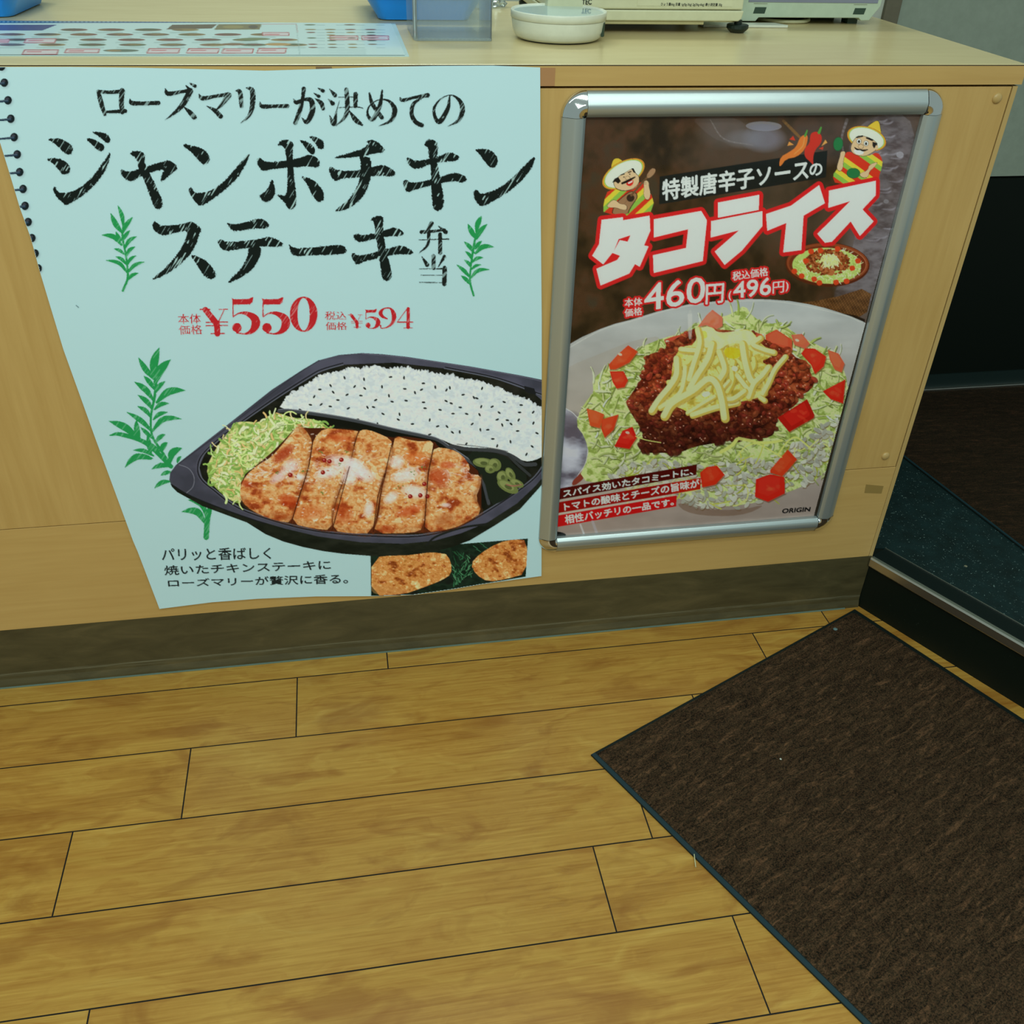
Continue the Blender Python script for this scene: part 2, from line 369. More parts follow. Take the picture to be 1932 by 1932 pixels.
# ================================================================== PRINTED ARTWORK (ink laid down on a fine mesh)
class Art:
    SS = 2
    def __init__(s, x0, y0, w, h, paper, seed=1):
        s.x0, s.y0, s.w, s.h = x0, y0, w, h
        s.H, s.W = h * s.SS, w * s.SS
        s.img = np.empty((s.H, s.W, 3), np.float32); s.img[:] = paper; s.paper = paper
        s.ink = np.zeros((s.H, s.W), bool); s.rng = np.random.default_rng(seed); s.tf = None
    def T(s, p):
        p = np.asarray(p, float)
        if s.tf is not None: p = s.tf(p)
        return (p - (s.x0, s.y0)) * s.SS
    # noise over the whole sheet
    def vn(s, sx, sy, seed):
        r = np.random.default_rng(seed); sx *= s.SS; sy *= s.SS
        gw, gh = int(s.W / sx) + 3, int(s.H / sy) + 3
        G = r.random((gh, gw)).astype(np.float32)
        xs = np.arange(s.W) / sx; ys = np.arange(s.H) / sy
        xi, yi = xs.astype(int), ys.astype(int); fx, fy = (xs - xi), (ys - yi)
        fx = (fx * fx * (3 - 2 * fx)).astype(np.float32); fy = (fy * fy * (3 - 2 * fy)).astype(np.float32)
        A = G[yi][:, xi] * (1 - fx) + G[yi][:, xi + 1] * fx; B = G[yi + 1][:, xi] * (1 - fx) + G[yi + 1][:, xi + 1] * fx
        return A * (1 - fy[:, None]) + B * fy[:, None]
    def fbm(s, sx, sy, seed, octs=4):
        a, t, w = 0, 0, 1.0
        for o in range(octs):
            a = a + s.vn(max(sx, .5), max(sy, .5), seed + o) * w; t += w; w *= 0.55; sx /= 2; sy /= 2
        return a / t
    def stops(s, f, st, lo=0.3, hi=0.7):
        t = np.clip((f - lo) / (hi - lo), 0, 1); xs = np.linspace(0, 1, len(st)); st = np.array(st, float)
        return np.stack([np.interp(t, xs, st[:, i]) for i in range(3)], -1).astype(np.float32)
    # masks
    def blank(s): return np.zeros((s.H, s.W), bool)
    def poly_mask(s, P, M=None):
        P = s.T(P)
        x0, y0 = np.floor(P.min(0)).astype(int); x1, y1 = np.ceil(P.max(0)).astype(int) + 1
        x0, y0, x1, y1 = max(x0, 0), max(y0, 0), min(x1, s.W), min(y1, s.H)
        if x1 <= x0 or y1 <= y0: return None
        xs = np.arange(x0, x1) + 0.5; ys = np.arange(y0, y1) + 0.5
        ins = np.zeros((y1 - y0, x1 - x0), bool)
        for (ax, ay), (bx, by) in zip(P, np.roll(P, -1, 0)):
            if ay == by: continue
            sel = (ays := (ay > ys)) != (by > ys)
            if not sel.any(): continue
            xc = ax + (ys[sel] - ay) * (bx - ax) / (by - ay)
            ins[sel] ^= xs[None, :] < xc[:, None]
        if M is not None: M[y0:y1, x0:x1] |= ins
        return (y0, y1, x0, x1, ins)
    def put(s, r, col, a=1.0):
        if r is None: return
        y0, y1, x0, x1, m = r
        v = s.img[y0:y1, x0:x1]
        c = col[y0:y1, x0:x1][m] if isinstance(col, np.ndarray) and col.ndim == 3 else np.array(col, np.float32)
        v[m] = v[m] * (1 - a) + c * a if a < 1 else c
        s.ink[y0:y1, x0:x1] |= m
    def poly(s, P, col, a=1.0, ch=0):
        s.put(s.poly_mask(chaikin(P, ch)), col, a)
    def mask(s, M, col, a=1.0): s.put((0, s.H, 0, s.W, M), col, a)
    def ell(s, cx, cy, rx, ry, col, ang=0.0, a=1.0, n=20):
        t = np.linspace(0, 2*np.pi, n, endpoint=False); c, q = math.cos(ang), math.sin(ang)
        x, y = rx*np.cos(t), ry*np.sin(t)
        s.poly(np.stack([cx + x*c - y*q, cy + x*q + y*c], 1), col, a)
    def stroke_mask(s, pts, M=None, smooth=True):
        """pts: (x, y, width) list; returns list of regions"""
        pts = np.asarray(pts, float)
        if smooth and len(pts) > 2: pts = catmull(pts)
        xy = s.T(pts[:, :2]); sc = s.SS * (s.wscale if hasattr(s, 'wscale') else 1)
        r = pts[:, 2] / 2 * sc
        out = []
        for i in range(len(xy) - 1):
            a, b, ra, rb = xy[i], xy[i+1], r[i], r[i+1]; R = max(ra, rb) + 1
            x0, y0 = np.floor(np.minimum(a, b) - R).astype(int); x1, y1 = np.ceil(np.maximum(a, b) + R).astype(int) + 1
            x0, y0, x1, y1 = max(x0, 0), max(y0, 0), min(x1, s.W), min(y1, s.H)
            if x1 <= x0 or y1 <= y0: continue
            X = np.arange(x0, x1)[None] + 0.5 - a[0]; Y = np.arange(y0, y1)[:, None] + 0.5 - a[1]
            d = b - a; L = max(d @ d, 1e-6); t = np.clip((X*d[0] + Y*d[1]) / L, 0, 1)
            m = (X - t*d[0])**2 + (Y - t*d[1])**2 <= (ra + (rb - ra) * t)**2
            if M is not None: M[y0:y1, x0:x1] |= m
            out.append((y0, y1, x0, x1, m))
        return out
    def stroke(s, pts, col, a=1.0, smooth=True):
        for r in s.stroke_mask(pts, None, smooth): s.put(r, col, a)
    def text_mask(s, txt, quad, bold=0.0, M=None, off=0.0):
        OUT_M = M; M = s.blank()
        cu = bpy.data.curves.new('tmp', 'FONT'); cu.body = txt; cu.resolution_u = 3; cu.offset = off
        o = bpy.data.objects.new('tmp', cu); COL.objects.link(o); bpy.context.view_layer.update()
        me = o.to_mesh(); V = np.array([v.co[:2] for v in me.vertices])
        me.calc_loop_triangles(); T = np.array([t.vertices[:] for t in me.loop_triangles])
        o.to_mesh_clear(); bpy.data.objects.remove(o); bpy.data.curves.remove(cu)
        lo, hi = V.min(0), V.max(0); U = (V - lo) / (hi - lo)
        q = np.asarray(quad, float)                       # TL TR BR BL
        u, v = U[:, :1], 1 - U[:, 1:2]
        P = (q[0]*(1-u)*(1-v) + q[1]*u*(1-v) + q[2]*u*v + q[3]*(1-u)*v); P = s.T(P)
        for a, b, c in P[T]:
            x0 = max(int(min(a[0], b[0], c[0])), 0); x1 = min(int(max(a[0], b[0], c[0])) + 2, s.W)
            y0 = max(int(min(a[1], b[1], c[1])), 0); y1 = min(int(max(a[1], b[1], c[1])) + 2, s.H)
            if x1 <= x0 or y1 <= y0: continue
            X = np.arange(x0, x1)[None] + 0.5; Y = np.arange(y0, y1)[:, None] + 0.5
            e = lambda p, q_: (q_[0]-p[0])*(Y-p[1]) - (q_[1]-p[1])*(X-p[0])
            e0, e1, e2 = e(a, b), e(b, c), e(c, a)
            M[y0:y1, x0:x1] |= ((e0 >= 0) & (e1 >= 0) & (e2 >= 0)) | ((e0 <= 0) & (e1 <= 0) & (e2 <= 0))
        if bold >= .5: M = s.dilate(M, bold)
        elif bold > 0: M[:, 1:] |= M[:, :-1].copy()
        if OUT_M is not None:
            OUT_M |= M; return OUT_M
        return M
    def dilate(s, M, r):
        """grow a mask by r canvas units"""
        R = r * s.SS; k = int(math.ceil(R))
        ys, xs = np.where(M)
        if len(ys) == 0: return M
        y0, y1, x0, x1 = max(ys.min()-k-1, 0), min(ys.max()+k+2, s.H), max(xs.min()-k-1, 0), min(xs.max()+k+2, s.W)
        S = np.pad(M[y0:y1, x0:x1], k); O = np.zeros((y1-y0, x1-x0), bool)
        for dy in range(-k, k+1):
            for dx in range(-k, k+1):
                if dx*dx + dy*dy <= R*R: O |= S[k+dy:k+dy+O.shape[0], k+dx:k+dx+O.shape[1]]
        R_ = np.zeros_like(M); R_[y0:y1, x0:x1] = O; return R_
    def jitter(s, M, amp, sc, seed):
        dx = ((s.vn(sc, sc, seed) - .5) * 2 * amp * s.SS).astype(int); dy = ((s.vn(sc, sc, seed + 7) - .5) * 2 * amp * s.SS).astype(int)
        Y, X = np.mgrid[0:s.H, 0:s.W]
        return M[np.clip(Y + dy, 0, s.H-1), np.clip(X + dx, 0, s.W-1)]
    def inside(s, P, n):
        """n random canvas points inside polygon P (photo units)"""
        P = np.asarray(P, float); lo, hi = P.min(0), P.max(0); out = []
        while len(out) < n:
            q = lo + s.rng.random((n * 2, 2)) * (hi - lo); ins = np.zeros(len(q), bool)
            for (ax, ay), (bx, by) in zip(P, np.roll(P, -1, 0)):
                if ay == by: continue
                c = (ay > q[:, 1]) != (by > q[:, 1]); ins ^= c & (q[:, 0] < ax + (q[:, 1] - ay) * (bx - ax) / (by - ay))
            out += list(q[ins])
        return np.array(out[:n])
    def mesh(s, name, mapf, mat, parent, clip=None, gain=1.0, full=False):
        """vertices at every canvas unit; only inked cells are kept"""
        h, w, S = s.h, s.w, s.SS
        im = np.pad(s2l(s.img), ((S//2, S//2), (S//2, S//2), (0, 0)), mode='edge').astype(np.float32)
        V = im[:(h+1)*S, :(w+1)*S].reshape(h+1, S, w+1, S, 3).mean((1, 3)) * gain
        ik = s.ink.copy()
        if clip is not None:
            C = s.blank(); s.poly_mask(clip, C); 
            cc = C.reshape(h, S, w, S).all((1, 3))
        else: cc = np.ones((h, w), bool)
        k = s.dilate(ik, 1).reshape(h, S, w, S).any((1, 3)) if not full else np.ones((h, w), bool)
        k &= cc
        idx = np.full((h+1, w+1), -1, np.int64)
        use = np.zeros((h+1, w+1), bool)
        use[:-1, :-1] |= k; use[1:, :-1] |= k; use[:-1, 1:] |= k; use[1:, 1:] |= k
        yy, xx = np.where(use); idx[use] = np.arange(len(yy))
        co = mapf(xx + s.x0, yy + s.y0)
        fy, fx = np.where(k)
        F = np.stack([idx[fy, fx], idx[fy+1, fx], idx[fy+1, fx+1], idx[fy, fx+1]], 1).ravel()
        me = bpy.data.meshes.new(name); me.vertices.add(len(yy)); me.vertices.foreach_set('co', co.ravel().astype(np.float32))
        nf = len(fy); me.loops.add(nf*4); me.loops.foreach_set('vertex_index', F.astype(np.int32))
        me.polygons.add(nf); me.polygons.foreach_set('loop_start', np.arange(0, nf*4, 4, dtype=np.int32))
        me.update(calc_edges=True)
        ca = me.color_attributes.new('ink', 'BYTE_COLOR', 'POINT')
        cv = np.ones((len(yy), 4), np.float32); cv[:, :3] = l2s(V[yy, xx])
        ca.data.foreach_set('color_srgb', cv.ravel())
        return link(name, me, mat, parent)
def chaikin(P, n):
    P = np.asarray(P, float)
    for _ in range(n):
        Q = np.roll(P, -1, 0); P = np.stack([P*.75 + Q*.25, P*.25 + Q*.75], 1).reshape(-1, 2)
    return P
def catmull(P, n=5):
    Q = np.vstack([2*P[0]-P[1], P, 2*P[-1]-P[-2]]); out = []
    for i in range(1, len(Q) - 2):
        for t in np.linspace(0, 1, n, endpoint=False):
            a, b, c, d = Q[i-1], Q[i], Q[i+1], Q[i+2]
            out.append(.5*((2*b) + (c-a)*t + (2*a-5*b+4*c-d)*t*t + (3*b-a-3*c+d)*t**3))
    out.append(Q[-2]); out = np.array(out)
    if out.shape[1] > 2: out[:, 2] = np.maximum(out[:, 2], 0.3)
    return out
def Z(ox, oy, k):
    """photo-crop coordinates -> sheet coordinates"""
    def f(pts):
        r = []
        for p in pts: r.append((ox + p[0]/k, oy + p[1]/k) if len(p) == 2 else (ox + p[0]/k, oy + p[1]/k, p[2]/k))
        return r
    return f
def ink_mat(name, rough, coat=0.0):
    m = M(name, rough, coat=coat, spec=0.12); a = m.n('ShaderNodeVertexColor'); a.layer_name = 'ink'; m.base(a.outputs[0]); return m.m
def paper_mat(name, col, gain):
    m = M(name, 0.5, spec=0.25); m.b.inputs['Base Color'].default_value = rgba(col, gain)
    f = m.noise(m.coords(), 9, 3, 0.5); m.bump(f, 0.15, 0.004); return m.m
GL = np.array((1.47, 1.36, 1.56))                                             # ink lightness common to the prints
random.seed(5)

# ------------------------------------------------------------------ left poster: jumbo chicken steak box
PAPER = (170, 205, 200)
A = Art(-2, 120, 1028, 1034, PAPER, 11)
L1, L2, R1, R2, Z3 = Z(0, 100, 3.45), Z(500, 100, 3.45), Z(180, 560, 4.2), Z(600, 640, 4.2), Z(260, 900, 3.864)
INKB = (17, 26, 22)
# hatch field: long slanted scratches
def hatch_field(s, seed, ang=1.03, w=2.0, l=22, thr=0.70):
    Y, X = np.mgrid[0:s.H, 0:s.W].astype(np.float32); Y /= s.SS; X /= s.SS
    u = X*math.sin(ang) + Y*math.cos(ang); v = X*math.cos(ang) - Y*math.sin(ang)
    u -= u.min(); v -= v.min(); r = np.random.default_rng(seed)
    G = r.random((int(u.max()/w)+3, int(v.max()/l)+3)).astype(np.float32)
    a, b = u/w, v/l; ai, bi = a.astype(int), b.astype(int); fa, fb = a-ai, b-bi
    n = (G[ai, bi]*(1-fa)+G[ai+1, bi]*fa)*(1-fb) + (G[ai, bi+1]*(1-fa)+G[ai+1, bi+1]*fa)*fb
    return n > thr
HB = hatch_field(A, 3, 1.03, 1.5, 20, 0.79)
HF = hatch_field(A, 4, 0.95, 1.5, 14, 0.72)
big = A.blank()
def bp(F, P, M, n=1):
    r = A.poly_mask(chaikin(F(P), n))
    if r is not None: M[r[0]:r[1], r[2]:r[3]] |= r[4]
# ジ
for P in ([(305,560),(360,553),(400,558),(460,590),(478,625),(468,655),(440,665),(405,640),(375,605),(330,575)],
          [(292,688),(370,682),(430,706),(460,745),(452,787),(410,795),(380,760),(345,715)],
          [(590,513),(640,511),(700,526),(720,560),(714,587),(690,587),(650,548)], [(556,560),(590,553),(640,573),(682,605),(674,637),(650,642),(610,610)],
          [(724,628),(703,740),(643,832),(562,913),(480,968),(430,996),(395,967),(363,930),(340,885),(362,864),(372,900),(405,912),(470,903),(540,865),(620,785),(680,698)],
          # ャ
          [(840,655),(870,636),(930,641),(944,670),(942,720),(978,790),(1024,880),(1058,960),(1058,1003),(1030,1020),(1003,1008),(983,950),(938,830),(903,760),(893,700),(866,672)],
          [(788,752),(810,768),(850,772),(930,747),(1040,711),(1105,693),(1164,748),(1130,775),(1080,818),(1043,845),(1053,790),(1070,757),(1000,772),(920,798),(860,842),(808,818),(783,780)],
          # ン
          [(1187,605),(1200,589),(1240,602),(1300,612),(1347,643),(1368,690),(1352,725),(1315,725),(1285,690),(1240,640)],
          [(1634,634),(1602,730),(1542,822),(1452,903),(1370,963),(1300,1002),(1263,962),(1229,905),(1229,878),(1250,871),(1260,905),(1300,912),(1370,897),(1450,845),(1540,743)]):
    bp(L1, P, big)
for P in ([(75,605),(100,568),(150,561),(190,590),(181,640),(188,800),(211,982),(180,1018),(155,1020),(123,967),(80,930),(86,920),(140,933),(147,800),(137,650),(117,600)],
          [(-55,690),(-35,675),(-5,706),(60,710),(150,698),(240,677),(290,657),(347,688),(361,720),(347,749),(270,738),(150,748),(50,755),(-20,771),(-48,730)],
          [(47,808),(67,880),(64,932),(20,973),(-12,970),(-38,935),(-35,922),(15,893)],
          [(230,798),(270,807),(332,837),(378,893),(387,940),(372,971),(338,968),(302,920),(278,860)],
          [(222,568),(250,566),(312,598),(330,635),(317,660),(288,657),(253,602)], [(282,543),(320,541),(372,563),(388,600),(377,627),(348,627),(323,587),(303,560)],
          # チ
          [(452,677),(530,657),(620,627),(675,597),(657,573),(710,561),(782,620),(767,648),(720,653),(650,671),(540,683),(462,688)],
          [(609,668),(650,672),(693,683),(693,800),(663,902),(602,978),(520,1026),(456,1033),(466,1013),(538,963),(598,878),(622,790),(622,700)],
          [(412,755),(428,736),(470,765),(600,767),(700,742),(770,724),(855,770),(838,809),(740,798),(600,811),(500,818),(458,838),(428,802)],
          # キ
          [(1032,600),(1058,558),(1117,572),(1128,605),(1118,690),(1143,830),(1168,960),(1158,1013),(1125,1032),(1092,1013),(1082,920),(1082,780),(1067,680),(1062,612)],
          [(917,690),(933,676),(970,702),(1060,692),(1160,662),(1200,641),(1269,670),(1252,704),(1180,708),(1090,718),(1010,753),(968,756),(932,727)],
          [(896,835),(920,821),(950,847),(1050,832),(1170,797),(1240,773),(1319,810),(1302,849),(1220,833),(1100,858),(980,888),(928,912),(902,872)],
          # ン
          [(1366,630),(1400,622),(1462,627),(1508,663),(1518,712),(1497,749),(1458,743),(1428,702),(1388,652)],
          [(1765,664),(1742,742),(1682,823),(1602,893),(1500,958),(1410,1006),(1367,962),(1352,908),(1374,884),(1392,900),(1396,917),(1450,909),(1540,871),(1640,785),(1710,706)],
          # ー
          [(152,1236),(185,1272),(300,1267),(420,1252),(500,1247),(535,1275),(523,1309),(420,1315),(300,1318),(188,1326),(162,1290)],
          # キ
          [(677,1085),(740,1051),(773,1073),(768,1150),(788,1280),(825,1420),(825,1462),(795,1491),(762,1472),(752,1400),(732,1260),(712,1130),(708,1092)],
          [(571,1190),(600,1171),(630,1187),(720,1172),(800,1147),(845,1131),(910,1165),(892,1194),(800,1193),(700,1213),(618,1236),(588,1217)],
          [(561,1320),(573,1296),(605,1322),(700,1302),(820,1267),(890,1248),(971,1292),(952,1316),(860,1308),(740,1338),(650,1355),(598,1382),(572,1352)]):
    bp(L2, P, big)
for P in ([(987,1130),(1003,1090),(1030,1112),(1060,1127),(1200,1112),(1250,1091),(1316,1145),(1298,1182),(1273,1262),(1222,1333),(1142,1403),(1060,1454),(985,1482),(998,1463),(1078,1398),(1157,1307),(1206,1220),(1222,1153),(1150,1168),(1065,1194),(1007,1162)],
          [(1232,1309),(1290,1322),(1362,1367),(1406,1430),(1403,1463),(1365,1476),(1317,1442),(1287,1387)],
          [(1471,1101),(1510,1117),(1600,1102),(1690,1071),(1754,1108),(1748,1143),(1650,1143),(1528,1164),(1497,1142)],
          [(1414,1220),(1440,1211),(1475,1232),(1600,1222),(1700,1207),(1755,1191),(1847,1235),(1833,1266),(1720,1258),(1580,1273),(1458,1294),(1427,1257)],
          [(1618,1258),(1704,1256),(1693,1332),(1643,1413),(1562,1468),(1480,1501),(1492,1478),(1567,1407),(1612,1328)]):
    bp(L1, P, big)
big = A.jitter(big, 1.5, 1.6, 90)
small = A.blank()
def bs(F, strokes):
    for st in strokes: A.stroke_mask(F(st), small)
bs(L1, [[(640,250,26),(660,330,32),(682,400,22)],[(650,252,24),(720,255,24),(800,250,30)],[(795,245,34),(790,320,34),(796,385,30)],[(680,385,18),(815,378,28)],
        [(845,297,4),(858,325,30),(930,328,26),(1030,325,30)],
        [(1075,230,6),(1095,265,30),(1180,252,22),(1228,245,30)],[(1238,248,40),(1190,335,36),(1130,395,20),(1075,435,3)],[(1195,350,5),(1235,385,30),(1264,418,34)],[(1210,212,8),(1238,242,26)],[(1235,196,8),(1268,215,26)],
        [(1295,268,6),(1318,295,30),(1400,282,22),(1480,270,28)],[(1488,275,40),(1440,340,24),(1400,375,5)],[(1345,345,5),(1400,375,28),(1436,412,32)],
        [(1535,245,6),(1562,255,30),(1572,345,28)],[(1605,226,10),(1642,245,34),(1643,340,34),(1620,410,22),(1565,457,3)],
        [(1692,318,4),(1708,348,28),(1790,346,24),(1870,345,28)]])
bs(L2, [[(185,300,6),(205,322,28),(255,303,22),(300,310,34),(308,380,38),(272,450,28),(240,422,6)],[(252,232,28),(246,290,24),(228,370,30),(197,455,28)],[(325,296,6),(365,325,30),(378,362,26)],[(318,262,6),(350,282,24)],[(345,228,6),(378,248,26)],
        [(420,235,6),(455,275,30)],[(412,300,5),(440,328,30)],[(420,405,4),(448,460,34),(465,380,10),(485,310,3)],[(530,238,28),(536,340,32),(524,410,26),(462,475,4)],[(478,288,5),(600,286,7)],[(590,268,30),(588,345,28)],[(468,356,5),(600,352,8),(638,360,5)],[(545,372,6),(590,435,34),(632,468,16)],
        [(680,262,14),(698,330,26),(760,420,28)],[(763,242,12),(748,340,28),(702,432,28),(668,400,18),(680,345,10),(740,305,8),(805,312,18),(845,370,34),(818,440,24),(740,476,3)],
        [(880,292,10),(895,308,24),(970,290,20),(1058,275,30)],[(1030,288,8),(968,330,24),(955,400,28),(982,450,30),(1020,470,30)],
        [(1202,282,10),(1190,360,28),(1140,445,34),(1108,420,24),(1102,355,18),(1150,295,9),(1215,275,9),(1268,312,26),(1286,372,34),(1258,440,22),(1190,478,3)],
        [(1085,1108,28),(1055,1160,20)],[(1018,1165,26),(1100,1160,20),(1170,1150,16)],[(1130,1128,8),(1176,1165,30)],[(1000,1217,5),(1195,1211,10)],[(1066,1180,24),(1058,1250,18),(1003,1303,4)],[(1140,1180,26),(1140,1300,28)],
        [(1097,1322,28),(1097,1400,26)],[(1020,1325,6),(1055,1378,30)],[(1168,1325,24),(1128,1392,6)],[(1005,1405,5),(1178,1404,10)],[(1170,1400,30),(1167,1503,30)],[(1015,1447,5),(1160,1447,5)],[(1005,1493,6),(1170,1495,6)]])
small = A.jitter(small, 0.8, 1.3, 95)
A.mask(big, INKB); A.mask(big & HB, (150, 182, 172))
A.mask(small, (24, 30, 26)); A.mask(small & HF, (140, 170, 162), 0.8)
# prices
RED = (178, 34, 38)
red = A.blank()
def five(F, ox, oy, k, M):
    g = lambda st: [(ox + x*k, oy + y*k, w*k) for x, y, w in st]
    r = A.poly_mask(F([(ox+x*k, oy+y*k) for x, y in ((0,5),(20,14),(130,12),(165,-4),(172,0),(165,38),(145,55),(14,58))])); M[r[0]:r[1], r[2]:r[3]] |= r[4]
    for st in ([(12,20,10),(10,90,10),(12,152,12)], [(12,152,8),(60,125,14),(120,128,34),(180,165,62),(190,215,68),(160,265,42),(105,288,14),(40,280,12)], [(42,240,76),(44,242,70)]):
        A.stroke_mask(F(g(st)), M, smooth=len(st) > 2)
five(R1, 1080, 5, 1.0, red); five(R1, 1318, 5, 1.0, red)
t = np.linspace(0, 2*np.pi, 40)
O = A.blank(); r = A.poly_mask(R1([(1650+110*math.cos(a), 138+140*math.sin(a)) for a in t])); O[r[0]:r[1], r[2]:r[3]] |= r[4]
r = A.poly_mask(R1([(1650+48*math.cos(a), 138+128*math.sin(a)) for a in t])); O[r[0]:r[1], r[2]:r[3]] &= ~r[4]; red |= O
def yen(F, ox, oy, k):
    g = lambda st: F([(ox + x*k, oy + y*k, w*k) for x, y, w in st])
    for st in ([(-2,5,9),(75,5,9)], [(40,8,46),(130,120,50),(135,198,46)], [(190,5,7),(140,110,9)], [(150,5,8),(215,4,8)], [(45,108,9),(215,104,9)], [(45,134,9),(215,132,9)], [(85,197,10),(190,195,10)]):
        A.stroke_mask(g(st), red, smooth=False)
yen(R1, 832, 95, 1.0)
yen(L2, 543, 1702, 0.42); five(L2, 652, 1666, 0.44, red)
for st in ([(795,1730,8),(765,1715,20),(752,1690,26),(775,1664,10),(815,1663,12),(838,1700,30),(835,1745,24),(805,1780,12),(760,1792,6),(752,1775,12)],
           [(932,1665,22),(932,1785,24)], [(925,1665,6),(862,1750,6)], [(862,1752,8),(962,1752,8)], [(905,1790,6),(960,1790,6)]):
    A.stroke_mask(L2(st), red, smooth=len(st) > 3)
A.text_mask('本体', R1([(652,138),(832,133),(834,212),(656,216)]), 0.3, red); A.text_mask('価格', R1([(658,226),(842,220),(846,296),(664,300)]), 0.3, red)
A.text_mask('税込', L2([(390,1682),(528,1682),(528,1736),(390,1738)]), 0.3, red); A.text_mask('価格', L2([(394,1750),(532,1750),(532,1802),(394,1804)]), 0.3, red)
red = A.jitter(red, 0.7, 1.2, 99)
A.mask(red, RED); A.mask(red & HF, (196, 128, 124), 0.75)
# rosemary drawings
GRN = (34, 140, 72); grn = A.blank()
def leaf(F, tip, base, w, bend=0.0):
    tip, base = np.array(tip, float), np.array(base, float); d = base - tip; n = np.array([-d[1], d[0]]) * bend
    q = [tuple(tip) + (2,), tuple(tip + d*.3 + n*.8) + (w*.85,), tuple(tip + d*.6 + n) + (w,), tuple(base) + (w*.35,)]
    q = [(a_, b_, c_ * 1.25 + 3) for a_, b_, c_ in q]
    A.stroke_mask(F(q), grn)
S1 = [((768,995),(803,1130),20,-.06),((722,1045),(795,1170),26,.05),((862,1070),(800,1170),22,.06),((845,1155),(800,1220),18,.05),((755,1165),(790,1220),16,.05),((665,1185),(792,1250),24,-.16),((888,1195),(815,1270),20,.14),((745,1275),(808,1310),15,-.1),((878,1262),(825,1320),18,.14),((755,1325),(820,1375),16,-.1),((885,1320),(830,1380),16,.14),((692,1350),(828,1430),18,-.16),((938,1360),(832,1430),18,.12),((898,1433),(832,1478),18,.12)]
for l in S1: leaf(L1, *l)
A.stroke_mask(L1([(800,1547,16),(830,1470,16),(830,1400,14),(815,1290,14),(797,1200,14),(800,1130,10)]), grn)
S2 = [((1408,1062),(1375,1160),26,.05),((1322,1115),(1375,1210),24,.03),((1445,1115),(1378,1210),24,.08),((1410,1225),(1370,1275),18,.08),((1298,1230),(1360,1300),20,-.05),((1488,1262),(1370,1305),24,.18),((1305,1292),(1350,1350),16,-.1),((1418,1332),(1350,1362),16,.14),((1298,1348),(1345,1402),16,-.1),((1405,1378),(1345,1408),14,.12),((1250,1380),(1335,1462),18,-.04),((1458,1410),(1340,1465),18,.18),((1278,1450),(1335,1505),18,-.05)]
for l in S2: leaf(L2, *l)
A.stroke_mask(L2([(1358,1578,14),(1335,1490,14),(1340,1390,12),(1355,1280,16),(1372,1190,14),(1385,1130,10)]), grn)
S3 = [((505,405),(462,640),50,.07),((342,483),(468,655),34,.04),((595,498),(472,690),52,.1),((385,628),(465,730),28,-.04),((310,675),(455,815),36,-.08),((552,670),(475,760),28,.08),((712,742),(488,835),44,.16),((338,780),(450,890),30,-.08),((582,845),(470,892),26,.14),((335,868),(440,955),26,-.1),((570,915),(460,972),26,.12),((682,968),(450,1065),34,.2),((250,915),(445,1065),30,-.06),((108,985),(330,1115),44,-.08),((325,975),(350,1130),34,.05),((360,1035),(450,1120),24,0),((552,1090),(482,1150),26,.1),((570,1155),(525,1225),32,.14),((685,1200),(592,1310),44,.22),((678,1265),(650,1312),20,.1),((300,1215),(460,1260),24,-.1),((340,1245),(450,1280),20,0),((235,1352),(440,1282),38,-.22),((445,1365),(602,1345),30,-.12),((520,1415),(600,1388),24,-.08),((470,1515),(592,1462),28,-.12),((412,1095),(440,1250),30,.0),((738,1610),(880,1745),34,-.22),((685,1703),(868,1790),42,-.24)]
for l in S3: leaf(R1, *l)
for st in ([(878,1905,44),(886,1780,44),(900,1700,44),(915,1670,30)], [(600,1345,28),(525,1225,22),(450,1100,18),(440,950,18),(468,800,22),(480,690,22)], [(115,1098,10),(200,1090,34),(400,1160,34),(600,1345,34)], [(300,1110,30),(450,1180,34),(500,1230,26)]):
    A.stroke_mask(R1(st), grn)
grn = A.jitter(grn, 0.7, 1.2, 101)
A.mask(grn, GRN); A.mask(grn & HF, (110, 176, 132), 0.6)
# notebook ring pattern printed down the left margin
for i, (x, y) in enumerate([(10,88),(28,193),(52,308),(70,428),(92,548),(112,660),(128,775),(150,885),(163,995),(183,1100),(207,1205),(228,1305),(248,1402)]):
    q = L1([(x, y)])[0]
    A.ell(q[0] + 1.5, q[1] + 1.5, 8.6, 8.8, (150, 176, 174), 0, 0.7)
    A.ell(q[0], q[1], 7.4, 8.2, (20, 30, 32)); A.ell(q[0] - 1.5, q[1] - 3, 3.4, 2.4, (58, 60, 66))
    A.stroke([(q[0] - 1, q[1] + 1, 5), (q[0] - 36, q[1] + 4, 3.2)], (32, 52, 66)); A.stroke([(q[0] - 1, q[1], 2), (q[0] - 36, q[1] + 3, 1)], (84, 96, 106), .7)
# body copy
txt = A.blank()
A.text_mask('パリッと香ばしく', Z3([(172,520),(968,514),(972,598),(178,612)]), 0.5, txt)
A.text_mask('焼いたチキンステーキに', Z3([(190,648),(1402,606),(1408,674),(198,716)]), 0.5, txt)
A.text_mask('ローズマリーが贅沢に香る。', Z3([(218,748),(1530,706),(1532,776),(224,802)]), 0.5, txt)
A.mask(txt, (26, 34, 34)); A.stroke([(143.5,576,1.5),(148,580,2)], (90,120,120))

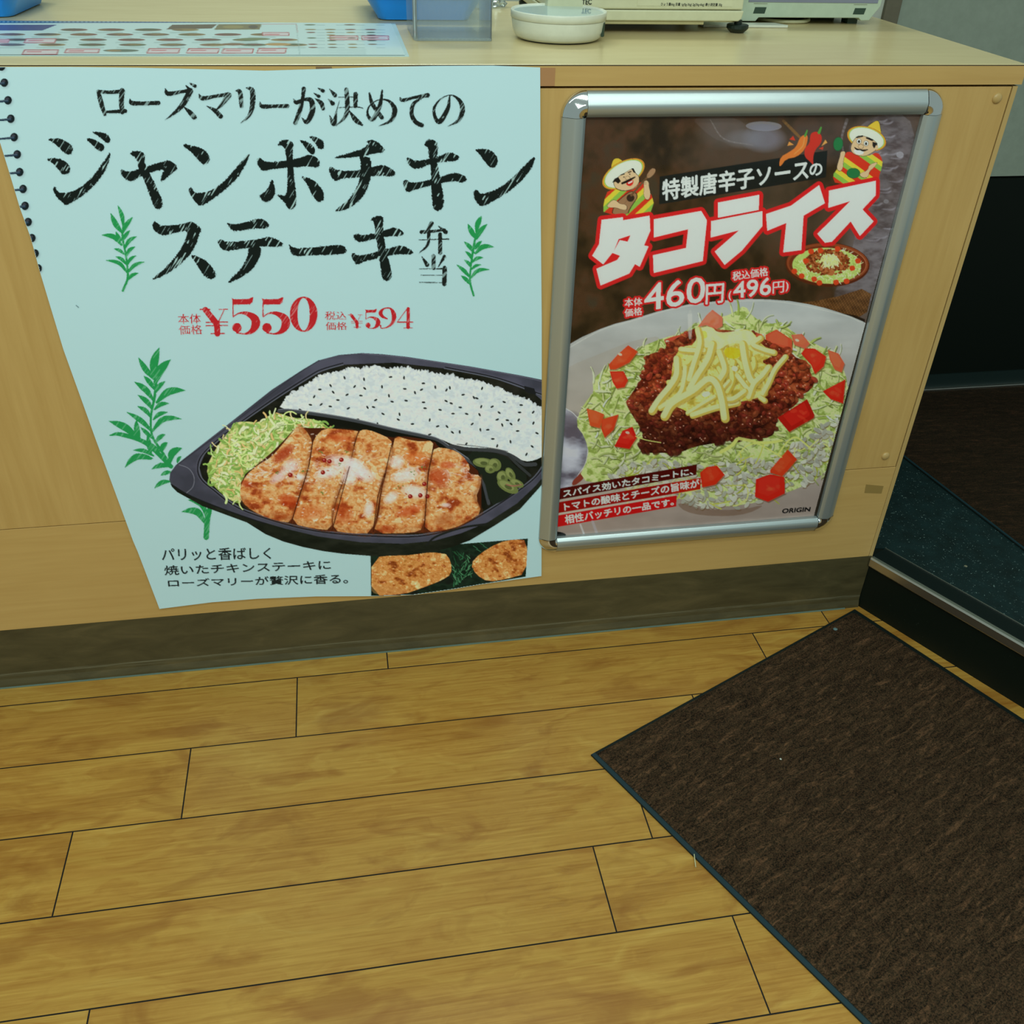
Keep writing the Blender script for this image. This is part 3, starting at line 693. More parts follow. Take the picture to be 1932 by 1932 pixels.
# inset photo of grilled chicken (bottom)
inset = [(699,1040),(996,1016),(992,1088),(911,1102),(850,1113),(780,1123),(700,1125)]
n1 = A.fbm(20, 13, 40, 3); n2 = A.fbm(9, 6, 50, 3); n3 = A.fbm(3.4, 2.4, 60, 2)
A.poly(inset, A.stops(n1, [(14, 30, 20), (24, 44, 30), (18, 26, 20)]))
GR = A.stops(0.5*n1 + 0.5*n2, [(134, 66, 24), (184, 108, 46), (208, 148, 78), (196, 128, 60), (230, 188, 122)], .30, .68)
GR = (GR + np.clip(n3 - .66, 0, 1)[..., None] * 300).clip(0, 250).astype(np.float32)
GR = (GR - np.clip(.34 - n3, 0, 1)[..., None] * 150).clip(0, 250).astype(np.float32)
A.poly([(701,1052),(760,1046),(838,1041),(851,1059),(852,1083),(833,1095),(800,1108),(760,1122),(701,1124)], GR, 1, 1)
A.poly([(888,1064),(905,1045),(940,1024),(972,1017),(995,1020),(993,1082),(957,1092),(921,1098),(898,1084)], GR, 1, 1)
A.poly([(701,1100),(740,1108),(775,1112),(765,1121),(701,1123)], (196, 138, 74), .5, 2)
for _ in range(70):
    x, y = A.rng.uniform(855, 890), A.rng.uniform(1045, 1118); an = A.rng.uniform(-2.6, -0.4)
    if 1108 < y + (x - 855) * .5: y -= 25
    A.stroke([(x, y, 1.6), (x + 9*math.cos(an), y + 9*math.sin(an), .8)], [(46, 104, 66), (84, 140, 96), (30, 76, 46)][A.rng.integers(3)])
for (x, y) in ((893,1030),(905,1024),(899,1036),(912,1030)):
    A.stroke([(x, y, 1.4), (x + 8, y + 5, .8)], (54, 110, 74))

# black tray
RIM = (66, 67, 78)
outer = [(640,669.5),(604,679),(573,696),(513,735),(418,810),(332,877),(321,892),(319.5,905),(324,918),(335,929),(382,955),(466,986),(501,1008),(535,1022),(571,1032),(610,1040),(648,1045),(700,1049),(767,1048),(814,1042),(850,1033),(886,1020),(933,992),(981,961),(1017,921),(1030,905),(1030,718),(981,708),(886,691),(767,673),(720,668),(683,666)]
dk = A.stops(A.fbm(30, 12, 70), [(18, 24, 16), (34, 38, 28)])
A.poly(outer, dk)
rimlow = [(640,669.5),(604,679),(573,696),(513,735),(418,810),(332,877),(321,892),(319.5,905),(323,913),(352,932),(400,952),(466,976),(537,997),(600,1012),(680,1023),(760,1026),(820,1020),(870,1006),(921,985),(975,950),(1010,917),(1030,893),(1030,718),(981,708),(886,691),(767,673),(720,668),(683,666)]
A.poly(rimlow, A.stops(A.fbm(60, 40, 75), [(58, 60, 68), (78, 78, 90)]))
inner = [(648,688),(610,699),(585,712),(513,758),(430,817),(387,855),(376,881),(382,903),(406,924),(454,958),(537,986),(610,1001),(695,1008),(790,1009),(862,992),(921,961),(981,921),(1010,897),(1030,868),(1030,762),(1005,740),(933,714),(838,695),(743,684)]
A.poly(inner, A.stops(A.fbm(30, 20, 78), [(16, 20, 12), (36, 36, 28)]))
for off_, c, w in ((0, (96, 100, 108), 1.4), (3, (22, 24, 24), 2.0), (6, (80, 80, 92), 1.0)):
    P = np.array(inner[:-1], float); cen = np.array((700., 850.)); d = P - cen; d /= np.linalg.norm(d, axis=1)[:, None]
    Q = P + d * off_; Q = np.hstack([Q, np.full((len(Q), 1), w)])
    A.stroke(Q[:19], c); A.stroke(Q[18:], c)
for P, c, w in (([(336,876),(356,884),(366,900),(364,918),(352,930)], (112,114,122), 1.3), ([(602,680),(560,706),(513,742),(430,806),(336,876)], (52,52,60), 2), ([(323,914),(360,936),(430,964),(500,988)], (22,26,24), 2.5),
                ([(805,1028),(820,1014),(850,1002),(880,994),(916,989)], (28,32,28), 4), ([(683,667),(767,675),(886,693),(981,710),(1026,720)], (92,92,104), 1.5)):
    A.stroke([p + (w,) for p in P], c)
A.poly([(989,728),(1008,733),(1012,744),(1000,743),(990,738)], (26, 28, 28))
rice = [(525,772),(537,755),(561,736),(585,724),(609,708),(624,707),(662,696),(680,699),(705,692),(730,697),(767,695),(790,702),(809,704),(850,709),(868,716),(898,719),(925,728),(945,735),(963,746),(981,752),(1003,760),(1030,778),(1030,858),(1009,868.6),(990,871),(971,861),(957,852),(930,849),(862,842),(826,826),(780,818),(743,809),(671,792),(600,780)]
ra = A.fbm(9, 6, 120, 3)
A.poly(rice, A.stops(ra, [(196, 208, 204), (206, 217, 212), (212, 222, 216), (212, 216, 206)]), 1, 1)
edge = np.array(rice[1:22], float)
for i in range(520):
    k = A.rng.integers(0, len(edge) - 1); t_ = A.rng.random(); p = edge[k]*(1-t_) + edge[k+1]*t_ + (A.rng.normal(0, 2.0), abs(A.rng.normal(0, 9)) - 2)
    c = A.rng.integers(196, 232); A.ell(p[0], p[1], 4.6, 2.2, (c - 6, c + 3, c), A.rng.uniform(-1.4, 1.4), .9, 10)
for p in A.inside(rice, 800):
    c = A.rng.integers(192, 228); A.ell(p[0], p[1], 3.8, 1.7, (c - 5, c + 2, c - 3), A.rng.uniform(-1.5, 1.5), .35, 8)
seeds = [(210,305,70),(365,318,80),(575,300,-8),(682,305,90),(100,368,60),(290,375,-50),(370,390,40),(507,377,85),(688,393,5),(835,350,0),(820,400,-30),(930,380,80),(1018,403,-60),(1045,385,80),(1300,390,-70),(230,440,-30),(340,447,5),(562,448,80),(768,423,70),(120,420,50),(15,398,0),(1150,440,-10),(157,482,5),(457,482,-30),(587,495,15),(698,487,10),(836,500,0),(1015,490,30),(1055,508,20),(1235,462,60),(1258,468,20),(1475,498,20),(1610,522,5),(25,517,-40),(97,533,10),(240,548,-30),(392,540,60),(440,538,15),(515,592,30),(646,595,80),(636,637,30),(848,547,5),(967,560,15),(1127,540,5),(1293,535,-70),(1380,535,-30),(1070,590,0),(1178,592,20),(1280,598,60),(1435,582,40),(1597,580,0),(1705,578,-50),(138,612,5),(313,636,-5),(472,672,80),(748,672,-5),(885,640,-80),(948,690,-20),(1022,692,50),(1222,672,-40),(1420,637,-20),(1500,642,10),(1460,680,70),(1530,672,40),(1590,640,-60),(1707,665,-70),(885,755,-20),(1065,738,40),(1123,735,85),(1287,718,80),(1345,718,-5),(1582,727,-5),(1735,745,25),(1175,830,-50),(1385,790,0),(1525,812,80),(1420,845,-70),(1697,850,40),(1652,912,-60),(-60,520,10),(-100,640,-50),(-140,560,30),(-30,455,-60)]
for x, y, an in seeds:
    q = R2([(x, y)])[0]; A.ell(q[0], q[1], 3.6, 1.8, (34, 40, 36), math.radians(an), 1, 12)
# dividers
A.poly([(600,780),(671,792),(743,809),(800,822),(826,832),(850,850),(880,868),(907,886),(921,952),(908,940),(890,900),(850,866),(800,838),(680,812),(600,794),(548,786)], (14, 18, 12))
for P, w, c in (([(526,776),(545,775),(600,782),(671,794),(743,811),(800,823),(826,830),(850,846),(880,866),(905,886),(912,910),(922,950)], 6, (62,66,68)), ([(526,773),(545,772),(600,779),(671,791),(743,808),(800,820),(828,828),(852,844),(882,864),(908,884)], 1.6, (112,116,120)),
                ([(850,842),(880,847),(930,850),(958,857),(975,866),(990,876),(1010,876)], 7, (58,62,62)), ([(959,858),(975,875),(1000,897)], 5, (50,54,52)), ([(862,838),(930,846),(958,852)], 1.5, (96,98,96))):
    A.stroke([p + (w,) for p in P], c)
A.poly([(872,850),(950,856),(972,880),(1000,900),(975,925),(950,945),(925,955),(912,900)], (26, 34, 24), 1, 1)
for x, y, rx, ry, an in ((912,873,20,9,.1),(933,877,13,12,.5),(948,900,11,12,0),(963,895,8,14,-.5),(975,912,14,7,.4),(958,918,22,10,.5),(925,885,10,8,0)):
    c = (104, 116, 62); A.ell(x, y, rx, ry, c, an); A.ell(x - 2, y - 2, rx*.7, ry*.65, (136, 146, 84), an, .8); A.ell(x + 1, y + 1, rx*.35, ry*.4, (74, 84, 44), an, .9)
A.stroke([(955,914,2),(968,917,2.5),(985,914,1.5)], (160, 96, 84), .7)
# shredded cabbage
cab = R1([(890,1330),(930,1250),(975,1170),(1050,1080),(1100,1000),(1180,985),(1300,1000),(1380,935),(1450,918),(1560,960),(1700,965),(1780,985),(1860,1040),(1700,1100),(1500,1150),(1400,1260),(1200,1380),(1150,1480),(1165,1645),(1080,1620),(1000,1560),(930,1490),(885,1410)])
A.poly(cab, A.stops(A.fbm(7, 6, 140), [(120, 150, 60), (168, 188, 100), (214, 206, 136)]), 1, 1)
CC = [(176, 208, 118), (202, 222, 150), (150, 190, 92), (222, 228, 176), (234, 206, 146), (226, 184, 116), (128, 168, 78), (196, 216, 132), (214, 226, 170)]
for p in A.inside(cab, 300):
    an = A.rng.uniform(0, 6.28); k = A.rng.uniform(-.5, .5); L = A.rng.uniform(7, 20); q = [p]
    for _ in range(4): an += k; q.append(q[-1] + np.array((math.cos(an), math.sin(an))) * L / 4)
    w = A.rng.uniform(1.6, 4.6); c = CC[A.rng.integers(len(CC))]
    A.stroke([tuple(v + (.7, .9)) + (w,) for v in q], (96, 120, 50), .35); A.stroke([tuple(v) + (w,) for v in q], c, .92)
for p in (R1([(1190,1250)])[0], R1([(1210,1300)])[0], R1([(1140,1200)])[0], R1([(1545,960)])[0]):
    t = np.linspace(.3, 5.6, 9); A.stroke([(p[0] + 14*math.cos(a), p[1] + 12*math.sin(a), 2.2) for a in t], (206, 226, 140))
# chicken
f1 = A.fbm(34, 26, 200, 3); f2 = A.fbm(12, 9, 210, 3); f3 = A.fbm(3.0, 2.4, 220, 3)
CH = A.stops(0.55*f1 + 0.45*f2, [(150, 62, 26), (184, 100, 46), (206, 142, 78), (220, 176, 116), (200, 128, 62), (226, 190, 134)], .30, .68)
Yg = (np.mgrid[0:A.H, 0:A.W][0] / A.SS + A.y0)
glz = np.clip(1 - np.abs((A.fbm(20, 12, 230) - .56) / .07), 0, 1) * np.clip(1 - np.abs(Yg - 890) / 42, 0, 1)
CH = CH * (1 - .75*glz[..., None]) + np.array((228, 208, 198)) * .75 * glz[..., None]
CH = (CH + np.clip(f3 - .68, 0, 1)[..., None] * 330 - np.clip(.34 - f3, 0, 1)[..., None] * 160).clip(0, 250).astype(np.float32)
Zc = Z(380, 760, 3.578)
A.poly(Zc([(255,560),(300,480),(420,380),(480,330),(560,250),(640,160),(700,170),(830,170),(1060,180),(1290,240),(1330,220),(1570,255),(1600,300),(1800,400),(1890,480),(1890,760),(1700,860),(1500,880),(880,880),(600,815),(300,700)]), (70, 30, 12), 1, 1)
pieces = [[(262,570),(300,490),(380,420),(470,370),(540,290),(600,215),(650,150),(700,175),(752,260),(738,350),(722,440),(680,560),(640,680),(606,808),(520,800),(400,760),(300,700),(262,640)],
          [(745,340),(758,240),(830,170),(930,178),(1055,190),(1062,200),(1030,290),(1000,420),(940,560),(890,720),(878,860),(760,850),(612,815),(640,690),(690,560),(725,440)],
          [(1062,195),(1100,178),(1170,195),(1280,245),(1290,300),(1270,420),(1225,520),(1200,640),(1160,880),(1000,882),(890,860),(888,740),(940,580),(1000,440),(1035,290)],
          [(1310,222),(1400,250),(1480,262),(1568,255),(1555,340),(1525,500),(1520,650),(1500,850),(1420,880),(1160,882),(1200,760),(1215,600),(1260,440),(1292,300)],
          [(1575,300),(1680,310),(1760,350),(1815,430),(1800,480),(1890,490),(1885,560),(1850,640),(1895,740),(1800,800),(1700,850),(1500,878),(1520,700),(1530,520),(1555,360)]]
for P in pieces:
    A.poly(Zc(P), CH, 1, 1)
    P = [p + (4.5,) for p in P]; n_ = len(P)
    Q_ = np.array(Zc([p[:2] for p in P])); cen = Q_.mean(0)
    for s_, al in ((1.0, .16), (.95, .12), (.9, .10)):
        A.stroke(np.hstack([cen + (Q_[n_//3:] - cen) * s_, np.full((n_ - n_//3, 1), 5.0)]), (120, 56, 22), al)
for x, y, rx, ry, an, c, a_ in ((555,345,80,34,-.7,(150,34,12),.7),(300,545,30,22,.4,(160,40,14),.6),(590,660,70,40,.3,(178,52,16),.6),(540,760,70,25,.3,(150,60,20),.5),(720,740,110,50,0,(190,86,34),.45),(960,750,60,60,.4,(176,66,24),.5),(1400,730,90,30,-.3,(186,64,24),.6),(1600,500,70,60,.3,(170,48,16),.6),(1660,420,50,24,0,(190,70,28),.6),(1450,370,80,40,.2,(206,104,40),.6),(1640,790,70,40,-.4,(160,80,34),.5),(930,240,80,24,.1,(196,84,36),.6),(1250,850,40,26,0,(160,52,16),.6)):
    q = Zc([(x, y)])[0]; 
    for s_ in (1.15, .9, .65): A.ell(q[0], q[1], rx/3.578*s_, ry/3.578*s_, c, an, a_*.45)
for x, y, rx, ry, an in ((600,430,60,40,-.5),(520,500,60,28,-.6),(660,500,30,20,0),(960,400,110,40,.2),(860,470,90,36,-.3),(1050,440,70,50,.5),(1110,490,60,40,.3),(1320,400,45,40,-.5),(1380,490,90,40,-.2),(1440,600,80,40,.2),(1280,640,50,30,-.6),(1000,500,50,50,0),(1650,690,30,14,0),(1130,720,30,50,.2)):
    q = Zc([(x, y)])[0]
    for s_ in (1.2, .9, .6): A.ell(q[0], q[1], rx/3.578*s_, ry/3.578*s_, (236, 224, 220), an, .36)
chik = Zc([(300,420),(700,200),(1500,300),(1860,600),(1600,800),(800,820),(320,640)])
for p in A.inside(chik, 330):
    if A.rng.random() < .7: A.ell(p[0], p[1], A.rng.uniform(1, 4.2), A.rng.uniform(.6, 1.5), (248, 232, 212), A.rng.uniform(-1, .4), .6, 9)
    else: A.ell(p[0], p[1], A.rng.uniform(1, 3.0), A.rng.uniform(.8, 1.8), (146, 50, 18), A.rng.uniform(-1, 1), .5, 8)
for x, y in ((830,388),(865,395),(945,385),(1505,548),(1410,632),(1478,625),(1525,632),(820,470),(600,488)):
    q = Zc([(x, y)])[0]; A.ell(q[0], q[1], 4.4, 4.2, (140, 30, 24)); A.ell(q[0] - 1, q[1] - 1, 1.5, 1.2, (206, 120, 100))
for x, y in ((510,465),(690,460),(800,340),(935,410),(1430,465),(1490,430),(1335,572),(830,605),(975,330)):
    q = Zc([(x, y)])[0]
    for _ in range(4): A.ell(q[0] + A.rng.normal(0, 3), q[1] + A.rng.normal(0, 2), 1.8, 1, (96, 128, 60), A.rng.uniform(-1, 1), .9, 8)
for a_, b_ in (((752,250),(725,430)),((725,430),(606,810)),((1060,195),(1030,290)),((1000,430),(882,860)),((1295,240),(1235,500)),((1235,480),(1190,640)),((1190,640),(1160,870)),((1570,290),(1530,480)),((1530,480),(1505,850))):
    A.stroke(Zc([a_ + (6,), b_ + (8,)]), (60, 22, 8), .8)

paper_edge = [(-2,268-2),(-2,127),(130,126.5),(260,128),(400,131),(500,133.5),(600,130.5),(700,127),(820,124.5),(930,124),(1019,127.5),(1020,400),(1022,600),(1022,900),(1021.5,1086.5),
              (911,1101.5),(850,1112),(780,1122),(700,1124.5),(596,1125),(485,1129.5),(400,1136),(301,1148.5),(260,1041),(251,1020),(180,827),(120,660),(96,581),(75,511),(58,448),(38,393),(17,323),(0,268)]
# the sheet runs on beyond the left border of the photograph
q = on_front(*np.array(paper_edge[2:], float).T, -0.0040)
top_l, bot_l = on_front(-150., 128., -0.004), on_front(-2., 262., -0.004)
outline = [(bot_l[0], bot_l[2]), (bot_l[0] - 0.075, 0.955), (bot_l[0] - 0.077, q[0][2])] + [(p[0], p[2]) for p in q]
poster = empty('food_poster', (float(q[10][0]) - 0.3, -0.004, 0.55), 'large white poster of a chicken steak lunch box with brush lettering, taped to the counter', 'poster')
prism('paper_sheet', outline, 'y', -0.0045, -0.0031, paper_mat('white_paper', PAPER, GL), poster)
A.mesh('printed_artwork', lambda x, y: on_front(x, y, -0.0047), ink_mat('poster_ink', 0.5), poster, clip=paper_edge, gain=GL)

# ------------------------------------------------------------------ framed poster: taco rice
A = Art(1040, 214, 700, 806, (60, 44, 26), 21)
A.ink[:] = True
T1 = Z(1020, 160, 5.084); T2 = Z(1400, 160, 5.084); R6 = Z(1020, 520, 5.367); R7 = Z(1340, 520, 5.367); Z8 = Z(1000, 840, 5.367); Z1 = Z(1300, 840, 4.83); C7 = Z(1160, 540, 5.084)
def Tm(F, pts): return F([(x - 1932 if False else x, y) for x, y in pts])
bgn = A.fbm(60, 70, 300); bgn2 = A.fbm(26, 30, 310)
A.img[:] = A.stops(0.6*bgn + 0.4*bgn2, [(38, 28, 14), (58, 42, 24), (74, 50, 32), (64, 54, 40)])
# cloth and blurred glassware of the photographed table setting
def blur_blob(cx, cy, rx, ry, c, a, ang=0, n=14):
    for k in range(n):
        s_ = 1.25 - .7 * k / n; A.ell(cx, cy, rx*s_, ry*s_, c, ang, a / n * 1.6, 32)
blur_blob(1670, 360, 70, 200, (106, 98, 104), .6, .15); blur_blob(1645, 520, 60, 90, (116, 110, 114), .8, .1); blur_blob(1580, 262, 130, 44, (84, 76, 82), .35)
blur_blob(1400, 300, 110, 60, (84, 72, 64), .4); blur_blob(1480, 400, 130, 70, (90, 78, 68), .35)
A.poly(T1([(1430,300),(1932,300),(2060,560),(1900,570),(1700,540),(1560,440)]), (104, 94, 96), .30, 2)
blur_blob(1441, 262, 36, 22, (122, 120, 136), .75); A.ell(1441, 238, 34, 9, (150, 152, 168), 0.02, .6); A.ell(1441, 240, 29, 6, (112, 110, 124), 0.02, .6)
blur_blob(1405, 262, 34, 16, (118, 118, 128), .5); blur_blob(1365, 248, 46, 30, (104, 98, 100), .35)
A.stroke([(1340,226,2),(1366,262,3),(1420,274,2)], (140,134,136), .3)
cn = A.fbm(18, 10, 330)
cl = [(1640,216),(1738,216),(1700,420),(1655,560),(1640,580),(1560,580),(1600,500),(1620,420),(1600,330),(1600,270)]
A.poly(cl, A.stops(cn, [(70, 60, 66), (112, 106, 116), (138, 134, 146)]), .45, 2)
for k in range(26):
    x, y = A.rng.uniform(1650, 1705), A.rng.uniform(225, 560); A.stroke([(x, y, 3), (x - 8, y + 4, 4), (x - 26, y + 3, 2)], (156, 152, 166), .22)
A.ell(1698, 292, 7, 6, (176, 176, 190), 0, .6); A.ell(1672, 380, 5, 4, (150, 150, 160), 0, .5)
A.stroke([(1478,228,5),(1500,250,6),(1512,262,4)], (128, 92, 50), .5); A.stroke([(1598,226,6),(1588,262,4),(1594,300,3)], (132,126,134), .4)
bas = [(1470,575),(1560,566),(1648,538),(1632,606),(1560,592),(1500,580)]
wv = np.sin(np.arange(A.W)[None]/A.SS*1.1 + np.arange(A.H)[:, None]/A.SS*.3) * np.sin(np.arange(A.H)[:, None]/A.SS*.9) * .12 + .5
A.poly(bas, A.stops(wv + (A.vn(10,6,350)-.5)*.2, [(56, 32, 14), (100, 64, 32), (136, 92, 52)]), .9, 1)
A.poly([(1500,578),(1560,586),(1632,598),(1632,616),(1560,600)], (22, 12, 6), .8, 1)
# plate
plate = [(1040,690),(1070,652),(1098,636),(1132,621),(1160,611),(1188,604),(1240,588),(1300,574),(1368,566.6),(1410,564),(1452,565),(1490,568),(1526,574),(1556,581),(1582,589),(1606,597),(1627,606),(1645,616),(1600,1010),(1540,1030),(1030,1030)]
Yg = np.mgrid[0:A.H, 0:A.W][0] / A.SS + A.y0
tt = np.clip((Yg - 560) / 430, 0, 1)[..., None]
PL = (np.array((178, 184, 186)) * (1 - tt) + np.array((158, 142, 134)) * tt + (A.fbm(70, 30, 360)[..., None] - .5) * 30).astype(np.float32)
A.poly(plate, PL); 
A.poly([(1040,716),(1075,690),(1130,668),(1200,640),(1260,632),(1180,700),(1100,780),(1060,830),(1040,840)], (162, 152, 140), .35, 2)
A.stroke([(1060,664,2.5),(1132,624,2),(1188,607,2),(1300,577,2),(1452,568,2),(1582,592,2),(1627,609,2)], (204, 206, 204), .5)
# fork / spoon at the left edge
sp = [(1040,762),(1062,768),(1082,780),(1098,802),(1107,828),(1109,852),(1104,876),(1090,898),(1078,910),(1080,925),(1040,930)]
A.poly(sp, A.stops(A.fbm(40, 22, 370), [(94, 88, 102), (150, 150, 166), (190, 192, 206)]), 1, 1); blur_blob(1075, 800, 20, 22, (92, 84, 98), .7, .7); blur_blob(1068, 860, 26, 28, (196, 198, 212), .6)
A.stroke([(1062,768,1.5),(1082,780,1.5),(1098,802,1.5),(1107,828,1.5),(1109,852,1.5),(1104,876,1.5),(1090,898,2)], (214, 214, 222), .8)
A.poly([(1090,898),(1104,880),(1112,865),(1118,880),(1100,905),(1082,918),(1078,910)], (128, 34, 18), .8, 1)
# lettuce bed
let_ = [(1085,800),(1100,765),(1120,745),(1118,715),(1150,690),(1185,672),(1215,652),(1250,638),(1290,628),(1330,600),(1365,598),(1388,588),(1405,575),(1420,598),(1450,612),(1478,606),(1492,625),(1540,650),(1568,662),(1596,700),(1600,750),(1588,800),(1575,850),(1555,900),(1480,932),(1400,955),(1330,955),(1230,925),(1150,915),(1090,905),(1112,860),(1104,825)]
A.poly(let_, A.stops(A.fbm(9, 7, 380), [(142, 160, 78), (178, 194, 118), (206, 216, 160), (192, 206, 138)]), 1, 1)
LC = [(206, 214, 160), (220, 224, 190), (184, 198, 122), (158, 178, 84), (212, 218, 178), (230, 230, 208), (174, 188, 106), (200, 204, 150)]
for p in A.inside(let_, 820):
    if p[1] > 905: continue
    an = A.rng.uniform(-1.8, 1.2) if p[1] < 830 else A.rng.uniform(-.9, .9); k = A.rng.uniform(-.35, .35); L = A.rng.uniform(12, 34); q = [p]
    for _ in range(4): an += k; q.append(q[-1] + np.array((math.cos(an), math.sin(an))) * L / 4)
    w = A.rng.uniform(1.6, 4.8); c = np.array(LC[A.rng.integers(len(LC))]) * (0.88 if p[1] > 830 else .98)
    A.stroke([tuple(v + (1, 1.5)) + (w,) for v in q], (92, 104, 44), .34); A.stroke([tuple(v) + (w * (1 if i_ < 3 else .5),) for i_, v in enumerate(q)], c, .9)
# rice at the foot of the heap
ric = [(1120,912),(1180,880),(1240,868),(1330,880),(1400,868),(1470,850),(1560,800),(1590,790),(1572,860),(1540,905),(1480,935),(1400,958),(1330,960),(1270,940),(1180,925)]
for p in A.inside(ric, 420):
    c = A.rng.integers(158, 212); an = A.rng.uniform(-1.3, 1.3); A.ell(p[0] + 1, p[1] + 1.8, 7.6, 4.0, (110, 84, 52), an, .45, 10); A.ell(p[0], p[1], 7.4, 3.6, (c, c + 1, c - 8), an, .92, 12)
for p in A.inside(ric, 46):
    an = A.rng.uniform(-1.0, 1.0); k = A.rng.uniform(-.4, .4); L = A.rng.uniform(20, 46); q = [p]
    for _ in range(5): an += k; q.append(q[-1] + np.array((math.cos(an), math.sin(an))) * L / 5)
    A.stroke([tuple(v) + (A.rng.uniform(1.5, 3),) for v in q], [(188, 190, 84), (206, 204, 130), (164, 168, 62)][A.rng.integers(3)], .9)
A.poly([(1270,945),(1330,962),(1400,962),(1450,950),(1400,975),(1300,972)], (96, 60, 36), .35, 2)
def tomato(F, P, c=(204, 50, 28), hl=None, ch=0):
    Q = np.array(F(P)); A.poly(Q + (1.5, 2.5), (90, 40, 16), .45, ch); A.poly(Q, c, 1, ch)
    cen = Q.mean(0); top = cen + (Q - cen) * .72 - (1.5, 3); A.poly(top, tuple(min(255, int(v*1.1 + 14)) for v in c), .55, ch)
    for _ in range(5): 
        w = A.rng.random(len(Q)); p = (Q * w[:, None]).sum(0) / w.sum(); A.ell(p[0], p[1], A.rng.uniform(3, 9), A.rng.uniform(2, 4), (232, 104, 64), A.rng.uniform(-.8, .8), .25, 14)
    if hl: q = F([hl])[0]; A.ell(q[0], q[1], 4, 2.4, (250, 220, 200), .3, .8, 12)
for P, c, hl in (([(690,900),(780,800),(885,705),(985,770),(900,880),(760,950),(700,950)], (206, 70, 34), (805,798)), ([(700,970),(840,970),(885,1060),(850,1130),(770,1145),(730,1080)], (200, 52, 28), None),
        ([(465,1345),(560,1370),(645,1405),(600,1545),(500,1520)], (206, 82, 40), None), ([(620,1455),(790,1405),(740,1560),(650,1645),(612,1550)], (200, 64, 30), None), ([(745,1730),(830,1570),(930,1530),(975,1640),(900,1755)], (196, 30, 20), (880,1590)),
        ([(1250,650),(1330,620),(1500,580),(1530,640),(1450,740),(1290,760)], (178, 66, 46), (1285,668)), ([(1590,520),(1680,400),(1740,345),(1840,420),(1840,510),(1770,550),(1680,500)], (214, 112, 88), None)):
    tomato(R6, P, c, hl)
for P, c, hl in (([(560,600),(670,545),(830,650),(830,760),(740,740),(560,690)], (216, 82, 54), None), ([(820,600),(930,590),(1010,690),(960,740),(850,700)], (212, 100, 74), (880,655)), ([(920,790),(960,735),(1060,740),(1175,820),(1150,920),(1060,1000),(1020,900)], (204, 40, 24), None),
        ([(1190,750),(1300,790),(1360,890),(1330,980),(1260,950),(1210,850)], (214, 92, 60), None), ([(1140,1170),(1370,1050),(1345,1295),(1220,1250)], (200, 36, 20), None)):
    tomato(R7, P, c, hl)
# seasoned minced meat
meat = C7([(105,1130),(150,1040),(240,920),(290,800),(290,680),(360,640),(470,620),(500,560),(640,470),(720,420),(800,400),(1340,440),(1420,500),(1560,570),(1650,600),(1700,660),(1750,690),(1860,720),(1880,850),(1930,900),(1880,1000),(1760,1060),(1760,1130),(1560,1250),(1540,1380),(1500,1450),(1340,1470),(1200,1470),(1000,1500),(760,1540),(620,1600),(250,1600),(240,1530),(280,1450),(230,1330),(180,1260)])
mn = A.fbm(9, 8, 400); mn2 = A.fbm(30, 26, 410)
lowd = np.clip((Yg - 730) / 90, 0, 1)[..., None]
MT = A.stops(.6*mn + .4*mn2, [(60, 18, 8), (116, 42, 20), (156, 70, 38), (176, 94, 58)], .32, .66) * (1 - .42*lowd)
A.poly(meat, MT.astype(np.float32), 1, 1)
mm_ = A.inside(meat, 900); mm_ = mm_[np.argsort(mm_[:, 1])]
for p in mm_:
    d = 1 - .45 * min(max((p[1] - 740) / 80, 0), 1); r_ = A.rng.uniform(3.0, 8.5); an = A.rng.uniform(-1, 1); c = np.array([(144, 56, 30), (168, 82, 48), (120, 40, 24), (156, 56, 40), (98, 32, 18)][A.rng.integers(5)]) * d
    A.ell(p[0] + 1, p[1] + 2.2, r_, r_*.7, (44, 12, 6), an, .55, 12); A.ell(p[0], p[1], r_, r_*.68, c, an, .8, 14); A.ell(p[0] - r_*.2, p[1] - r_*.2, r_*.5, r_*.3, np.minimum(c*1.35 + 8, 255), an, .5, 10)
    if A.rng.random() < .33*d: A.ell(p[0] - 1, p[1] - r_*.3, 1.5, .9, (230, 176, 150), an, .85, 8)
tomato(R7, [(680,1440),(980,1250),(1055,1410),(1050,1440),(800,1585)], (176, 26, 16), None, 0); tomato(R7, [(450,570),(540,610),(560,680),(480,640)], (150, 56, 40))
# cheese
chz = C7([(560,700),(640,580),(770,560),(800,400),(920,380),(1000,460),(1120,440),(1250,405),(1330,440),(1400,560),(1540,630),(1480,690),(1400,720),(1490,770),(1440,1050),(1300,1090),(1190,1110),(1100,1120),(1000,1180),(740,1260),(700,1200),(520,1130),(430,1180),(480,1030),(540,900)])
A.poly(chz, A.stops(A.fbm(14, 12, 420), [(178, 158, 60), (206, 190, 96), (226, 218, 150), (214, 200, 92)]), 1, 1)
def cheese(pts, w, lo=(196, 176, 84), hi=(228, 222, 160)):
    P = np.array(pts, float); W_ = np.full((len(P), 1), float(w))
    A.stroke(C7(np.hstack([P + (7, 12), W_ * 1.02])), (120, 84, 24), .16)
    A.stroke(C7(np.hstack([P, W_])), lo); A.stroke(C7(np.hstack([P - (w*.14, w*.12), W_*.66])), hi, .85)
